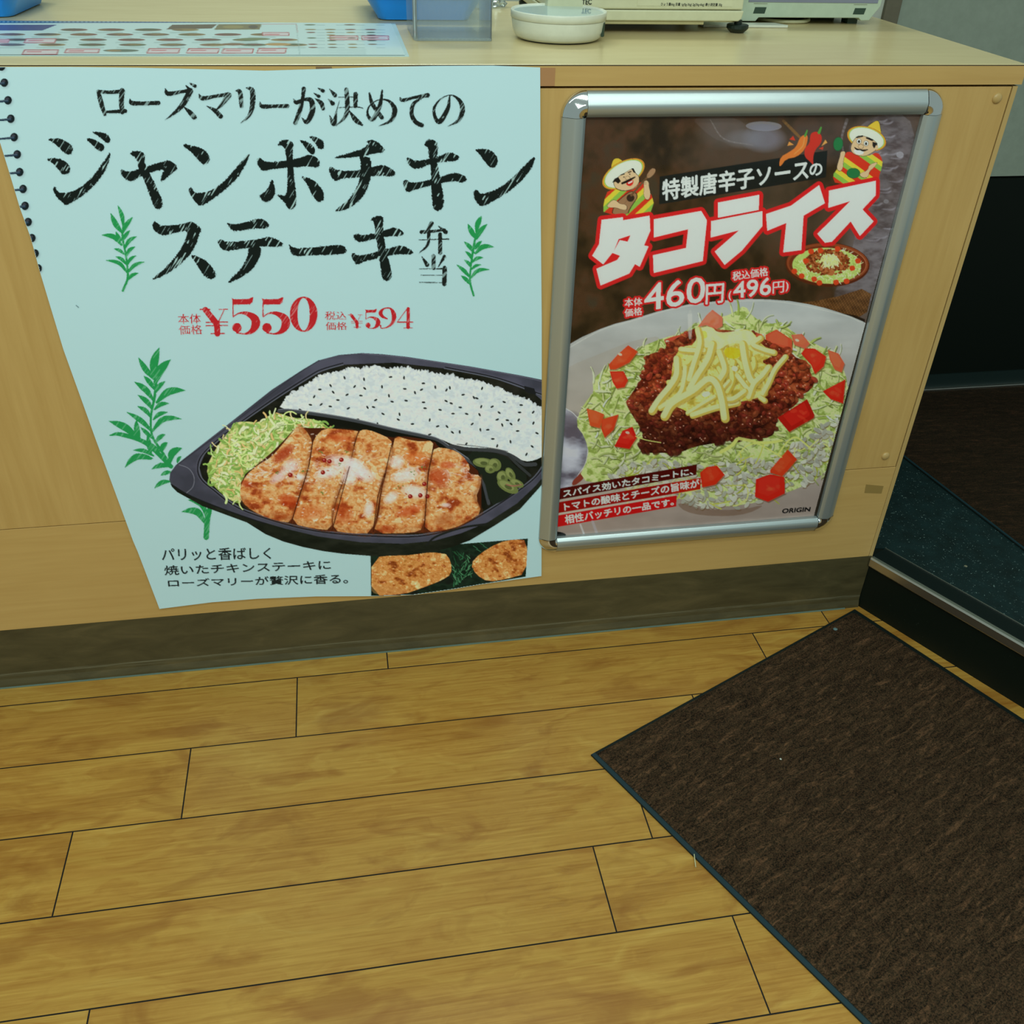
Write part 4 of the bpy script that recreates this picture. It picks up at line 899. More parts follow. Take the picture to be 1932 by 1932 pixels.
for k in range(60):
    x, y = A.rng.uniform(620, 1380), A.rng.uniform(480, 1000)
    if abs(x - 1020) / 420 + abs(y - 740) / 330 > 1.05: continue
    an = A.rng.uniform(.6, 2.5); L = A.rng.uniform(90, 230)
    cheese([(x, y), (x + L*.5*math.cos(an), y + L*.5*math.sin(an)), (x + L*math.cos(an + .3), y + L*math.sin(an + .3))], A.rng.uniform(44, 66), (190, 170, 72), (222, 212, 136))
A.poly(C7([(800,400),(920,385),(1000,455),(1250,410),(1330,450),(1400,580),(1250,560),(1100,540),(1000,620),(800,560)]), (226, 228, 180), .75, 2)
A.poly(C7([(1040,600),(1120,580),(1220,610),(1190,700),(1060,690)]), (212, 190, 30), .8, 2); A.poly(C7([(820,430),(880,430),(890,500),(830,500)]), (210, 200, 60), .6, 1)
for P, w in (([(600,700),(600,850),(540,960),(440,1080),(360,1200)], 76), ([(680,780),(670,900),(620,1040),(440,1170)], 56), ([(1400,500),(1330,560),(1430,610),(1530,640)], 60), ([(640,610),(760,620),(860,620)], 64), ([(800,420),(820,560),(760,760),(720,900)], 66), ([(940,560),(900,700),(800,860),(720,1000)], 78),
             ([(1230,560),(1260,740),(1310,900),(1380,940)], 80), ([(1010,640),(1060,800),(1010,900)], 72), ([(1180,860),(1240,940),(1290,1000)], 60), ([(1480,780),(1420,860),(1340,940),(1290,1070)], 64), ([(1640,680),(1540,800),(1480,930),(1420,1040)], 56), ([(1400,1070),(1440,1100)], 54), ([(1100,910),(1040,980),(1020,1030)], 40),
             ([(700,1220),(860,1120),(960,1060)], 44), ([(750,1240),(960,1170),(1180,1120)], 64), ([(1250,1010),(1150,1080),(1080,1090)], 60), ([(480,1250),(560,1130),(760,1010),(900,900),(980,940),(1030,1080),(1060,1270)], 84)):
    cheese(P, w)
A.ell(*C7([(1150,790)])[0], 6, 5, (236, 234, 196), .3, .9); A.ell(*C7([(875,1035)])[0], 8, 5, (232, 232, 196), -.3, .9)
A.ell(1302, 612, 4.5, 28, (190, 192, 190), .02, .45); A.poly([(1297,592),(1306,592),(1305,640),(1300,640)], (206, 206, 204), .4)
tomato(Z1, [(740,225),(820,130),(900,40),(985,130),(900,230),(850,285),(740,250)], (206, 60, 26)); tomato(Z1, [(610,310),(740,265),(870,290),(872,440),(720,515),(600,470)], (206, 36, 22)); tomato(Z1, [(100,250),(160,200),(255,185),(325,270),(240,360),(120,385)], (206, 46, 20))
for P, w in (([(200,1440),(300,1475),(440,1500)], 9), ([(1190,1460),(1340,1490)], 30), ([(1350,1500),(1480,1500),(1600,1480)], 26), ([(1170,1470),(1120,1530),(1020,1590)], 34), ([(1180,1620),(1270,1530),(1390,1520),(1600,1640)], 12), ([(1560,1620),(1650,1500),(1740,1450),(1860,1540)], 16)):
    A.stroke(C7([p + (w,) for p in P]), (206, 208, 118), .9)
# mini bowl
bw = lambda x, y: T2([(x, y)])[0]
q = bw(820, 1725); K = 5.084
A.ell(*q, 404/K, 212/K, (84, 34, 14), .03, 1, 48); A.ell(q[0], q[1] - 2, 392/K, 196/K, (138, 66, 34), .03, 1, 48); A.ell(q[0], q[1], 370/K, 180/K, (110, 46, 22), .03, 1, 48)
A.stroke([(q[0] + 370/K*math.cos(a), q[1] + 176/K*math.sin(a), 1.5) for a in np.linspace(-1.2, .9, 12)], (176, 112, 80), .6)
A.ell(q[0] - 8/K, q[1] + 2, 330/K, 172/K, (176, 196, 110), .03, 1, 40)
for k in range(260):
    a, rr = A.rng.uniform(0, 6.28), A.rng.uniform(.55, 1.0); x, y = q[0] + 320/K*rr*math.cos(a), q[1] + 2 + 166/K*rr*math.sin(a); an = A.rng.uniform(-1.5, 1.5)
    A.stroke([(x, y, 1.5), (x + 6*math.cos(an), y + 6*math.sin(an), 1)], [(214, 224, 170), (190, 206, 120), (228, 232, 200), (150, 172, 80)][A.rng.integers(4)], .9)
for k in range(420):
    a, rr = A.rng.uniform(0, 6.28), math.sqrt(A.rng.random()); x, y = q[0] + 210/K*rr*math.cos(a), q[1] - 4 + 122/K*rr*math.sin(a); c = [(132, 62, 26), (158, 84, 40), (108, 44, 18), (176, 104, 60)][A.rng.integers(4)]
    A.ell(x, y, 3.2, 2.1, c, A.rng.uniform(-1, 1), 1, 9)
for k in range(110):
    a, rr = A.rng.uniform(0, 6.28), math.sqrt(A.rng.random()); x, y = q[0] + 3 + 88/K*rr*math.cos(a), q[1] - 10 + 56/K*rr*math.sin(a); an = A.rng.uniform(.4, 2.4)
    A.stroke([(x, y, 2.3), (x + 8*math.cos(an), y + 8*math.sin(an), 1.6)], [(236, 230, 176), (222, 212, 142)][A.rng.integers(2)])
for x, y in ((610,1690),(500,1790),(570,1835),(690,1865),(900,1895),(1000,1885),(1055,1760),(1110,1690),(915,1575),(740,1900),(660,1600),(750,1590)):
    p = bw(x, y); A.poly([(p[0]-6, p[1]-4), (p[0]+4, p[1]-6), (p[0]+7, p[1]+3), (p[0]-3, p[1]+6)], (206, 66, 30), 1, 1)
q2 = [(1486, 520)]
# banner and lettering
WHT = (214, 224, 226); RD = (200, 30, 34)
A.poly(T1([(1142,880),(2752,630),(2736,888),(1135,1148)]), (24, 28, 26))
t = A.text_mask('特製唐辛子ソース', T1([(1168,912),(2572,712),(2566,906),(1172,1112)]), 1.1); t = A.text_mask('の', T1([(2582,760),(2702,752),(2700,862),(2580,876)]), .85, t | A.blank())
A.mask(t, WHT)
def title(polys, holes=()):
    M = A.blank()
    for P in polys:
        r = A.poly_mask(P); M[r[0]:r[1], r[2]:r[3]] |= r[4]
    return M
ttl = title([T1([(585,1295),(790,1270),(790,1300),(1045,1255),(1052,1400),(992,1540),(1035,1550),(950,1745),(905,1720),(850,1810),(575,1925),(535,1765),(735,1680),(762,1640),(688,1612),(600,1722),(495,1640),(560,1530)]),
             T1([(1085,1290),(1540,1210),(1595,1300),(1555,1690),(1085,1805),(1078,1635),(1395,1565),(1415,1385),(1085,1465)]),
             T2([(-232,1130),(165,1055),(160,1200),(-232,1275)]), T1([(1635,1308),(2127,1212),(2127,1355),(1930,1590),(1765,1728),(1670,1600),(1905,1395),(1632,1465)]),
             T2([(230,1240),(470,1160),(740,962),(795,1135),(590,1255),(568,1585),(395,1608),(425,1325),(242,1400)]),
             T2([(835,1015),(1285,920),(1282,1060),(1155,1195),(1262,1310),(1130,1450),(1042,1310),(862,1505),(795,1515),(722,1430),(905,1250),(1040,1115),(828,1180)])])
hole = title([T1([(748,1480),(862,1443),(835,1505),(760,1490),(700,1600)])]); ttl &= ~hole

# the two small sombrero figures (plain drawings) sit behind the title
def figure(F, fl):
    OUT = (34, 26, 20); SK = (214, 178, 140)
    X = (lambda pts: F(pts))
    return OUT, SK
def PO(F, P, c, ch=1):
    Q = F(P); A.poly(Q, (30, 26, 20), 1, ch); cen = np.mean(np.array(Q), 0); Q2 = np.array(Q); d = cen - Q2; L = np.linalg.norm(d, axis=1)[:, None]; A.poly(Q2 + d / L * .9, c, 1, ch)
SK = (212, 176, 138)
def stripes(F, P, ang, pal, wd, clipch=1):
    r = A.poly_mask(chaikin(F(P), clipch)); y0, y1, x0, x1, m = r
    Y, X = np.mgrid[y0:y1, x0:x1]; u = (X*math.sin(ang) + Y*math.cos(ang)) / A.SS
    k = (np.floor(u / wd).astype(int)) % len(pal); C = np.zeros(A.img.shape, np.float32); C[y0:y1, x0:x1] = np.array(pal, np.float32)[k]; A.put(r, C)
    return r
PAL = [(196, 52, 30), (214, 190, 60), (132, 176, 72), (196, 52, 30), (196, 52, 30), (214, 190, 60), (132, 176, 72)]
# left: guitar player
stripes(T1, [(600,1250),(605,1120),(650,1000),(800,1000),(960,930),(1010,940),(1090,1120),(1070,1180),(1040,1260)], .75, PAL, 8.5)
PO(T1, [(735,900),(700,960),(720,1000),(780,1022),(870,1015),(940,970),(955,900),(930,850),(880,800),(780,830)], SK)
hat = lambda F, cx, cy, rx, ry, an: [A.ell(*F([(cx, cy)])[0], rx/K*k_, ry/K*k_, c, an, 1, 40) for k_, c in ((1.0, (40, 34, 20)), (.985, (196, 150, 50)), (.955, (196, 60, 40)), (.93, (214, 190, 60)), (.90, (132, 176, 72)), (.86, (206, 214, 196)))]
PO(T1, [(670,800),(690,720),(720,700),(760,705),(800,740),(760,790),(690,810)], (214, 176, 56))
hat(T1, 795, 855, 228, 118, -.52)
PO(T1, [(700,930),(740,880),(830,830),(880,800),(915,850),(950,880),(945,950),(880,1005),(800,1022),(725,1000),(700,960)], SK)
A.poly(T1([(685,940),(710,900),(745,885),(770,925),(745,950),(720,930)]), (26, 22, 20)); A.poly(T1([(870,800),(890,800),(915,850),(890,840)]), (26, 22, 20))
A.stroke(T1([(770,865,10),(800,855,12)]), (26, 22, 20)); A.stroke(T1([(840,842,10),(865,832,12)]), (26, 22, 20))
A.ell(*T1([(800,885)])[0], 1.4, 1.2, (26, 22, 20)); A.ell(*T1([(855,858)])[0], 1.4, 1.2, (26, 22, 20)); A.ell(*T1([(835,895)])[0], 5, 4, (30, 26, 20), 0); A.ell(*T1([(834,894)])[0], 4.3, 3.3, SK, 0)
A.stroke(T1([(782,945,20),(820,930,24),(860,910,22),(905,885,12)]), (24, 20, 18)); A.poly(T1([(815,945),(890,905),(890,950),(860,975),(830,965)]), (196, 40, 30), 1, 1); A.poly(T1([(835,942),(880,918),(880,932),(845,950)]), (232, 232, 226), 1)
A.poly(T1([(690,1190),(730,1120),(800,1060),(860,1015),(920,1030),(935,1080),(900,1130),(860,1190),(840,1245),(680,1245)]), (60, 40, 26), 1, 1); A.poly(T1([(698,1190),(735,1125),(805,1066),(862,1024),(912,1036),(925,1080),(892,1128),(850,1190),(830,1245),(690,1245)]), (148, 112, 80), 1, 1)
A.ell(*T1([(862,1085)])[0], 7.5, 7.2, (50, 36, 26)); A.stroke(T1([(870,1060,22),(1020,890,18)]), (110, 80, 54), 1); A.poly(T1([(1010,880),(1060,800),(1105,805),(1095,850),(1040,900)]), (160, 124, 92), 1, 1)
A.stroke(T1([(760,1190,2),(1040,860,2)]), (70, 50, 36))
PO(T1, [(628,1160),(690,1098),(730,1110),(760,1140),(830,1150),(830,1205),(780,1200),(720,1180),(650,1178)], SK); PO(T1, [(985,940),(1005,905),(1040,930),(1040,975),(1058,1040),(1045,1100),(1010,1108),(985,1060),(990,990)], SK)
for k in range(3): A.stroke(T1([(985, 930 + k*14, 3), (1012, 918 + k*16, 3)]), (60, 40, 30))
# right: maraca player
stripes(T2, [(865,870),(920,800),(990,650),(1040,640),(1200,690),(1300,640),(1350,720),(1340,800),(1315,870),(1310,950),(900,960)], -.62, PAL, 8.5)
PO(T2, [(1190,410),(1230,375),(1290,338),(1318,352),(1332,430),(1340,480),(1210,470)], (214, 176, 56))
hat(T2, 1195, 515, 196, 112, .30)
PO(T2, [(1035,600),(1080,510),(1130,480),(1240,510),(1300,560),(1295,620),(1240,660),(1180,690),(1100,680),(1050,650)], SK)
A.poly(T2([(1250,545),(1300,560),(1290,590),(1265,610),(1250,580)]), (26, 22, 20)); A.ell(*T2([(1292,602)])[0], 3, 4.4, SK)
A.stroke(T2([(1100,505,14),(1155,492,16)]), (24, 20, 18)); A.stroke(T2([(1195,510,14),(1250,530,20)]), (24, 20, 18))
for x, y in ((1122, 542), (1190, 562)):
    p = T2([(x, y)])[0]; A.ell(*p, 4.8, 5.4, (30, 26, 24)); A.ell(*p, 4.1, 4.7, (232, 232, 226)); A.ell(p[0], p[1] + .5, 2.2, 2.8, (24, 24, 24))
p = T2([(1140, 592)])[0]; A.ell(*p, 5.4, 4.6, (60, 46, 30)); A.ell(*p, 4.7, 3.9, SK)
A.poly(T2([(1070,620),(1130,625),(1170,635),(1160,668),(1110,672),(1075,650)]), (232, 232, 226), 1, 1); A.stroke(T2([(1080,600,8),(1100,618,18),(1130,622,12),(1165,630,20),(1205,622,8)]), (24, 20, 18))
PO(T2, [(905,810),(920,740),(940,680),(945,640),(980,630),(995,650),(975,720),(970,800),(940,838)], SK); A.ell(*T2([(922,568)])[0], 9.4, 13.4, (24, 70, 44), .1); A.ell(*T2([(922,568)])[0], 8.6, 12.6, (36, 112, 64), .1)
PO(T2, [(1200,820),(1225,760),(1310,735),(1270,790),(1225,830),(1210,890),(1160,895),(1125,870),(1130,850)], SK); A.ell(*T2([(1068,848)])[0], 13, 10, (24, 70, 44)); A.ell(*T2([(1068,848)])[0], 12.2, 9.2, (36, 112, 64))
# chillies
A.poly(T2([(590,480),(625,482),(632,520),(605,620),(525,692),(420,712),(372,782),(353,772),(372,690),(445,650),(518,600),(553,510)]), (212, 116, 50), 1, 1); A.stroke(T2([(600,505,8),(580,590,10),(500,665,8)]), (230, 150, 84), .7)
A.poly(T2([(668,460),(720,445),(768,490),(760,560),(700,625),(680,700),(686,778),(660,742),(600,692),(598,610),(650,560),(653,490)]), (184, 48, 36), 1, 1)
A.stroke(T2([(605,490,22),(625,438,12)]), (76, 140, 60)); A.stroke(T2([(738,460,26),(758,410,16)]), (76, 140, 60))
for P, c in (([(490,490),(512,535),(455,525)], (190, 56, 36)), ([(452,545),(498,575),(435,585)], (206, 140, 70)), ([(800,525),(818,555),(762,588)], (214, 150, 80)), ([(782,590),(775,625),(735,612)], (184, 60, 44))): A.poly(T2(P), c)
A.mask(A.dilate(ttl, 7.6), RD); A.mask(ttl, WHT)
A.mask(hole & ~ttl, RD)
A.ell(1562, 488, 60, 10, (84,34,14), .03, .0)
pr_ = A.text_mask('460', R6([(1052,92),(1668,10),(1662,262),(1050,362)]), .9)
pr_ = A.text_mask('円', R6([(1678,92),(1858,78),(1845,272),(1672,290)]), .5, pr_); pr_ = A.text_mask('本体', R6([(850,232),(1028,222),(1028,300),(850,320)]), .3, pr_); pr_ = A.text_mask('価格', R6([(850,338),(1026,318),(1026,398),(852,420)]), .3, pr_)
pr_ = A.text_mask('496', R7([(236,72),(615,14),(612,190),(236,232)]), .75, pr_); pr_ = A.text_mask('円', R7([(635,66),(748,54),(742,170),(630,184)]), .3, pr_); pr_ = A.text_mask('(', R7([(186,160),(212,155),(212,252),(186,256)]), .3, pr_); pr_ = A.text_mask(')', R7([(765,66),(792,62),(788,158),(762,162)]), .3, pr_)
pr_ = A.text_mask('税込価格', [(1382,513),(1448,504),(1449,520),(1382,530)], .3, pr_)
A.mask(A.dilate(pr_, 3.9), RD); A.mask(pr_, WHT)
for P, c in (([(285,440),(1690,195),(1685,300),(275,555)], (78, 10, 6)), ([(260,583),(1440,378),(1440,495),(255,692)], (150, 14, 10)), ([(1440,378),(1730,330),(1725,446),(1440,495)], (176, 30, 12)), ([(240,718),(1487,508),(1480,620),(235,835)], (192, 20, 22))):
    A.poly(Z8(P), c)
A.poly(Z8([(260,558),(1685,302),(1685,330),(1440,378),(260,580)]), (190, 182, 168), .5); A.poly(Z8([(250,694),(1440,497),(1487,506),(240,716)]), (204, 196, 180), .7)
t = A.text_mask('スパイス効いたタコミートに、', Z8([(335,455),(1650,226),(1650,298),(340,528)]), .5); t = A.text_mask('トマトの酸味とチーズの旨味が', Z8([(345,588),(1712,342),(1716,424),(352,664)]), .5, t); t = A.text_mask('相性バッチリの一品です。', Z8([(350,712),(1450,538),(1455,606),(360,798)]), .5, t)
A.mask(t, (222, 224, 220))
A.stroke([(1095,990,3.5),(1102,1008,3.5)], (196,196,200), .8); A.stroke([(1118,984,5),(1126,1006,5)], (178,174,184), .6); A.ell(1052, 1008, 16, 5, (14, 14, 14), .1)
A.mask(A.text_mask('ORIGIN', Z1([(856,580),(1108,564),(1100,602),(846,620)]), .9), (14, 14, 16))

MP = lambda x, y: on_front(x, y, -0.0026)
frame = empty('snap_frame', (0.5765, -0.001, 0.585), 'silver aluminium snap frame with rounded chrome corners on the counter front', 'poster frame')
pg = on_front(np.array([1100., 1733, 1535, 1045]), np.array([220., 214, 974, 1014]), -0.0022)
ins = empty('framed_poster', (0.5765, -0.0022, 0.585), 'taco rice food poster inside the silver snap frame', 'poster')
FX0, FX1, FZ0, FZ1, RWD = 0.2985, 0.8555, 0.2030, 0.9690, 0.0325
prism('poster_sheet', [(FX0 + .011, FZ0 + .011), (FX1 - .011, FZ0 + .011), (FX1 - .011, FZ1 - .011), (FX0 + .011, FZ1 - .011)], 'y', -0.0022, -0.0008, M('dark_brown_paper', 0.5, col=(52, 38, 22)).m, ins)
A.mesh('printed_artwork', MP, ink_mat('framed_poster_ink', 0.45), ins, gain=GL * np.array((1.16, 1.18, 1.04)), full=True,
       clip=[(1098,217),(1737,212),(1738,220),(1534,980),(1528,985),(1042,1019),(1041,1012)])
# rails: outer edge rounded, flat face, inner lip
PROF = [(0.0, 0.0), (0.0, .0072), (.0040, .0116), (.0050, .0123), (.0140, .0134), (.0158, .0131), (.0175, .0124), (.0285, .0058), (.0304, .0044), (.0316, .0024), (.0322, .0004), (.0322, 0.0)]
def rail(p0, p1, outdir, parent):
    """p0->p1 along the inner edge (x,z); outdir unit vector pointing outward"""
    bm = bmesh.new(); rings = []
    for p in (p0, p1):
        rings.append([bm.verts.new((p[0] + outdir[0]*w, -0.0027 - h, p[1] + outdir[1]*w)) for w, h in PROF])
    n = len(PROF)
    for i in range(n): bm.faces.new((rings[0][i], rings[0][(i+1) % n], rings[1][(i+1) % n], rings[1][i]))
    bm.faces.new(rings[0]); bm.faces.new(rings[1])
    o = bm_obj('rail', bm, ALU, parent)
    for p in o.data.polygons: p.use_smooth = True
    o.data.set_sharp_from_angle(angle=math.radians(34)); return o
ix0, ix1, iz0, iz1 = FX0 + RWD, FX1 - RWD, FZ0 + RWD, FZ1 - RWD
e_ = 0.0006
rail((ix0 + e_, iz1), (ix1 - e_, iz1), (0, 1), frame); rail((ix0 + e_, iz0), (ix1 - e_, iz0), (0, -1), frame)
rail((ix0, iz0 + e_), (ix0, iz1 - e_), (-1, 0), frame); rail((ix1, iz0 + e_), (ix1, iz1 - e_), (1, 0), frame)
for cx, cz, a0 in ((ix0, iz1, 90), (ix1, iz1, 0), (ix0, iz0, 180), (ix1, iz0, 270)):
    bm = bmesh.new(); rings = []
    CP = [(w, (h + .0006) if h > 0 else h) for w, h in PROF]
    for k in range(13):
        a = math.radians(a0 + 90 * k / 12)
        rings.append([bm.verts.new((cx + math.cos(a)*w*1.01, -0.0027 - h, cz + math.sin(a)*w*1.01)) for w, h in CP[1:]])
    for r0, r1 in zip(rings, rings[1:]):
        for i in range(len(r0) - 1): bm.faces.new((r0[i], r0[i+1], r1[i+1], r1[i]))
    bmesh.ops.remove_doubles(bm, verts=bm.verts, dist=1e-6)
    o = bm_obj('corner_cap', bm, CHROME, frame, smooth=True)
bm = bmesh.new(); add_box(bm, FX0 + .010, FX1 - .010, -0.0040, -0.0034, FZ0 + .010, FZ1 - .010); bm_obj('clear_cover', bm, COVER, frame)

# ================================================================== THINGS ON THE COUNTERTOP
ZT = 1.0
# laminated menu: drawn in millimetres of its own sheet
def menu_map(x, y):                                    # sheet mm -> world
    x = np.asarray(x, float); y = np.asarray(y, float)
    u, v = x * .001, y * .001
    return np.stack([0.0975 - 0.700 + u + v * 0.002, 0.3310 - v, np.full_like(u, ZT + 0.0016)], -1)
S_ = 1.5
A = Art(0, 0, int(700/S_), int(276/S_), (204, 226, 226), 31); A.ink[:] = True
def pxmm(p):
    w = on_level(p[:, 0], p[:, 1], ZT); y = (0.3310 - w[:, 1]) * 1000; x = (w[:, 0] - 0.0975 + 0.700) * 1000
    return np.stack([x, y], 1) / S_
A.tf = pxmm
A.poly([(-200,41.5),(360,41.2),(362,45.3),(-200,46.5)], (30, 74, 128)); A.poly([(360,41.0),(741,41.0),(743,43.5),(362,45.3)], (34, 74, 84))
for k in range(60):
    x = -60 + k*8.2; A.poly([(x,42.6),(x+4.5,42.6),(x+4.2,44.6),(x-.4,44.6)], (170, 200, 216), .7 if k < 35 else .4)
A.poly([(0,49),(108,49),(80,60),(-40,60)], (84, 70, 120)); A.poly([(325,49),(410,48),(400,56),(314,58)], (90, 62, 36)); A.poly([(412,48),(494,47.5),(490,58),(404,58.5)], (120, 104, 60)); A.ell(478,53,9,3.4,(70,46,30)); A.ell(440,53,20,3,(150,130,70))
DC = [(96, 58, 36), (124, 90, 34), (66, 80, 44), (112, 44, 36), (136, 106, 50), (80, 66, 56)]
rows = [(58.5, 128, 70, 4), (67.5, 10, 68, 8), (77.5, 20, 72, 8), (87, 10, 76, 8)]
for ry, x0, dx, n_ in rows:
    for k in range(n_):
        x = x0 + dx*k; c = DC[A.rng.integers(6)]
        A.ell(x + 12, ry, 26, 2.6, c, 0, .85); A.ell(x + 14, ry - .6, 16, 1.6, DC[A.rng.integers(6)], 0, .8); A.ell(x - 2, ry + .5, 10, 1.2, DC[A.rng.integers(6)], 0, .7)
        for j in range(2): A.poly([(x - 18, ry + 4 + j*1.7), (x + 34, ry + 4 + j*1.7), (x + 34, ry + 4.7 + j*1.7), (x - 18, ry + 4.7 + j*1.7)], (120, 150, 150), .6)
def redbox(x0, x1, y0, y1, sk=0.55):
    s0 = (y1 - y0) * sk; P = [(x0 + s0, y0), (x1 + s0*.6, y0), (x1, y1), (x0, y1)]
    A.poly(P, (176, 16, 40)); cx, cy = (x0 + x1 + s0) / 2, (y0 + y1) / 2
    A.poly([(cx + (x - cx)*.93, cy + (y - cy)*.72) for x, y in P], (222, 206, 210)); A.poly([(x0 + s0 + 5, y0 + 3.2), (x0 + s0 + 34, y0 + 3.2), (x0 + s0 + 32, y0 + 5), (x0 + s0 + 4, y0 + 5)], (206, 90, 100), .8)
for b in ((275,337,93.5,103.5),(350,411,93.5,103.5),(416,476,94,103.5),(482,538,93,103.5),(40,108,96,106),(120,186,94.5,103),(44,104,75,84),(-20,16,76,84)): redbox(*b)
for b in ((495,546,63,70),(622,676,69.5,78),(682,734,69.5,78)): redbox(*b, sk=-.1)
A.ell(228, 98, 34, 2.8, (90, 104, 90)); A.ell(215, 98, 14, 1.8, (150, 120, 80)); A.ell(440,86,24,2.4,(130,90,60)); A.ell(524,86,25,2.6,(186,140,76)); A.ell(480,76,30,2.4,(110,120,76))
A.poly([(494,47.5),(560,47),(562,64),(560,64),(558,48),(496,48.5)], (200,120,120), .8); A.poly([(558,46),(559,46),(566,106),(564,106)], (160,186,186), .8)
for y in (49, 58, 63.5, 68.5, 74, 79, 86, 92):
    for x in (585, 622, 660, 698):
        if A.rng.random() < .8: A.ell(x + (y - 49)*.12, y, 11 if y < 60 else 9, 1.2, DC[A.rng.integers(6)], 0, .85)
        A.poly([(x + 12, y), (x + 28, y), (x + 28, y + 1), (x + 12, y + 1)], (130, 160, 168), .6)
for k in range(14):
    y = 95 + k * .8; A.poly([(600 + (k % 3)*40, y), (690, y), (690, y + .35), (600, y + .35)], (150, 176, 180), .5)
menu = empty('menu_sheet', (-0.25, 0.193, ZT), 'laminated picture menu with red price boxes lying flat on the counter', 'menu')
mx0, mx1 = 0.0975 - 0.700, 0.0975
prism('laminated_sheet', [(mx0 - .006, .0555 - .003), (mx1 + .0045, .0555 - .003), (mx1 + .0055, .3345), (mx0 - .006, .3345)], 'z', ZT + .0001, ZT + .0011, M('laminate_edge', 0.25, col=(190, 214, 214)).m, menu)
A.mesh('printed_artwork', lambda x, y: menu_map(x * S_, y * S_), ink_mat('menu_ink', 0.3, 0.5), menu, gain=1.0, full=True)

# blue trays
def blue_tray(cx, cy, rz, label, wx=0.150, wy=0.17):
    t = empty('blue_tray', (cx, cy, ZT), label, 'tray', 'blue plastic trays on the counter')
    def loop(sx, sy, r, n=6):
        P = []
        for qx, qy, a0 in ((1, 1, 0), (-1, 1, 90), (-1, -1, 180), (1, -1, 270)):
            for k in range(n + 1):
                a = math.radians(a0 + 90*k/n); P.append((qx*(sx/2 - r) + r*math.cos(a), qy*(sy/2 - r) + r*math.sin(a)))
        return P
    lv = [(0.0, 0, .016, 0.0008), (0.004, 0, .018, .0), ]
    bm = bmesh.new(); prof = [(wx - .010, wy - .010, .014, .0006), (wx - .004, wy - .004, .018, .0018), (wx, wy, .02, .006), (wx + .034, wy + .034, .026, .033), (wx + .046, wy + .046, .03, .0345), (wx + .046, wy + .046, .03, .0365), (wx + .032, wy + .032, .024, .0365), (wx - .004, wy - .004, .018, .008), (wx - .014, wy - .014, .012, .004)]
    R_ = [[bm.verts.new((x, y, z)) for x, y in loop(a, b, r)] for a, b, r, z in prof]
    for r0, r1 in zip(R_, R_[1:]):
        for i in range(len(r0)): bm.faces.new((r0[i], r0[(i+1) % len(r0)], r1[(i+1) % len(r0)], r1[i]))
    bm.faces.new(R_[0]); bm.faces.new(R_[-1])
    bmesh.ops.recalc_face_normals(bm, faces=bm.faces); me = bpy.data.meshes.new('tray_body'); bm.to_mesh(me); bm.free()
    o = bpy.data.objects.new('tray_body', me); COL.objects.link(o); me.materials.append(BLUE); o.parent = t
    for p in me.polygons: p.use_smooth = True
    me.set_sharp_from_angle(angle=math.radians(40))
    t.rotation_euler.z = rz; return t
blue_tray(0.152, 0.452, 0.0, 'blue plastic tray half hidden behind the clear ribbed container')
blue_tray(-0.558, 0.458, -0.06, 'blue plastic tray behind the left end of the laminated menu', 0.20, 0.17)

# clear ribbed container
tub = empty('clear_container', (0.175, 0.235, ZT), 'clear ribbed plastic container standing between the menu and the white round device', 'container')
bm = bmesh.new(); add_box(bm, .1245, .2295, .178, .297, ZT + .0004, ZT + .0020); bm_obj('base', bm, TUBF, tub)
bm = bmesh.new(); N_ = 34; lo, hi = [], []                        # ribbed front
for k in range(N_ + 1):
    x = .1245 + .1035 * k / N_; d = .0020 * (math.cos(k * math.pi) * .5 + .5)
    lo.append((x, .1765 - d)); hi.append((x, .1785))
fr_ = lo + hi[::-1]
prism('ribbed_wall', fr_, 'z', ZT + .0022, ZT + .10, TUB, tub)
prism('side_wall', [(.1178, .292), (.1183, .184), (.1240, .1768), (.1240, .1790), (.1203, .185), (.1198, .292)], 'z', ZT + .0022, ZT + .10, TUBF, tub)
prism('side_wall', [(.2285, .1765), (.2310, .179), (.2310, .292), (.2290, .292), (.2288, .181)], 'z', ZT + .0022, ZT + .10, TUBF, tub)
box('back_wall', .1200, .2290, .2925, .2945, ZT + .0022, ZT + .10, TUB, tub)
prism('rim_foot', [(.1190, .186), (.1240, .1758), (.2300, .1758), (.2312, .179), (.2300, .181), (.1245, .181)], 'z', ZT + .0004, ZT + .0036, TUBF, tub)

# round white device
dev = empty('round_device', (0.3335, 0.204, ZT), 'round white plastic device with a glossy lid in front of the scale', 'device')
bm = bmesh.new(); lathe(bm, [(.050, .0018), (.0595, .0022), (.0640, .0060), (.0672, .0140), (.0690, .0272), (.0690, .0276)], .3335, .204, ZT, 72); bm_obj('body', bm, WHITEP, dev, smooth=True)
bm = bmesh.new(); lathe(bm, [(.0684, .0277), (.0700, .0281), (.0703, .0372), (.0696, .0384), (.0680, .0384), (.0668, .0368), (.0655, .0364)], .3335, .204, ZT, 72); bm_obj('lid_ring', bm, WHITEP, dev, smooth=True)
bm = bmesh.new(); lathe(bm, [(.0657, .0352), (.0657, .0366), (.050, .0369)], .3335, .204, ZT, 72); bm_obj('lid_window', bm, LIDP, dev)
bm = bmesh.new(); lathe(bm, [(.054, .0001), (.054, .0019)], .3335, .204, ZT, 48); bm_obj('base_ring', bm, DARKG, dev)
a = math.radians(-27); c_, s__ = math.cos(a), math.sin(a)
bm = bmesh.new()
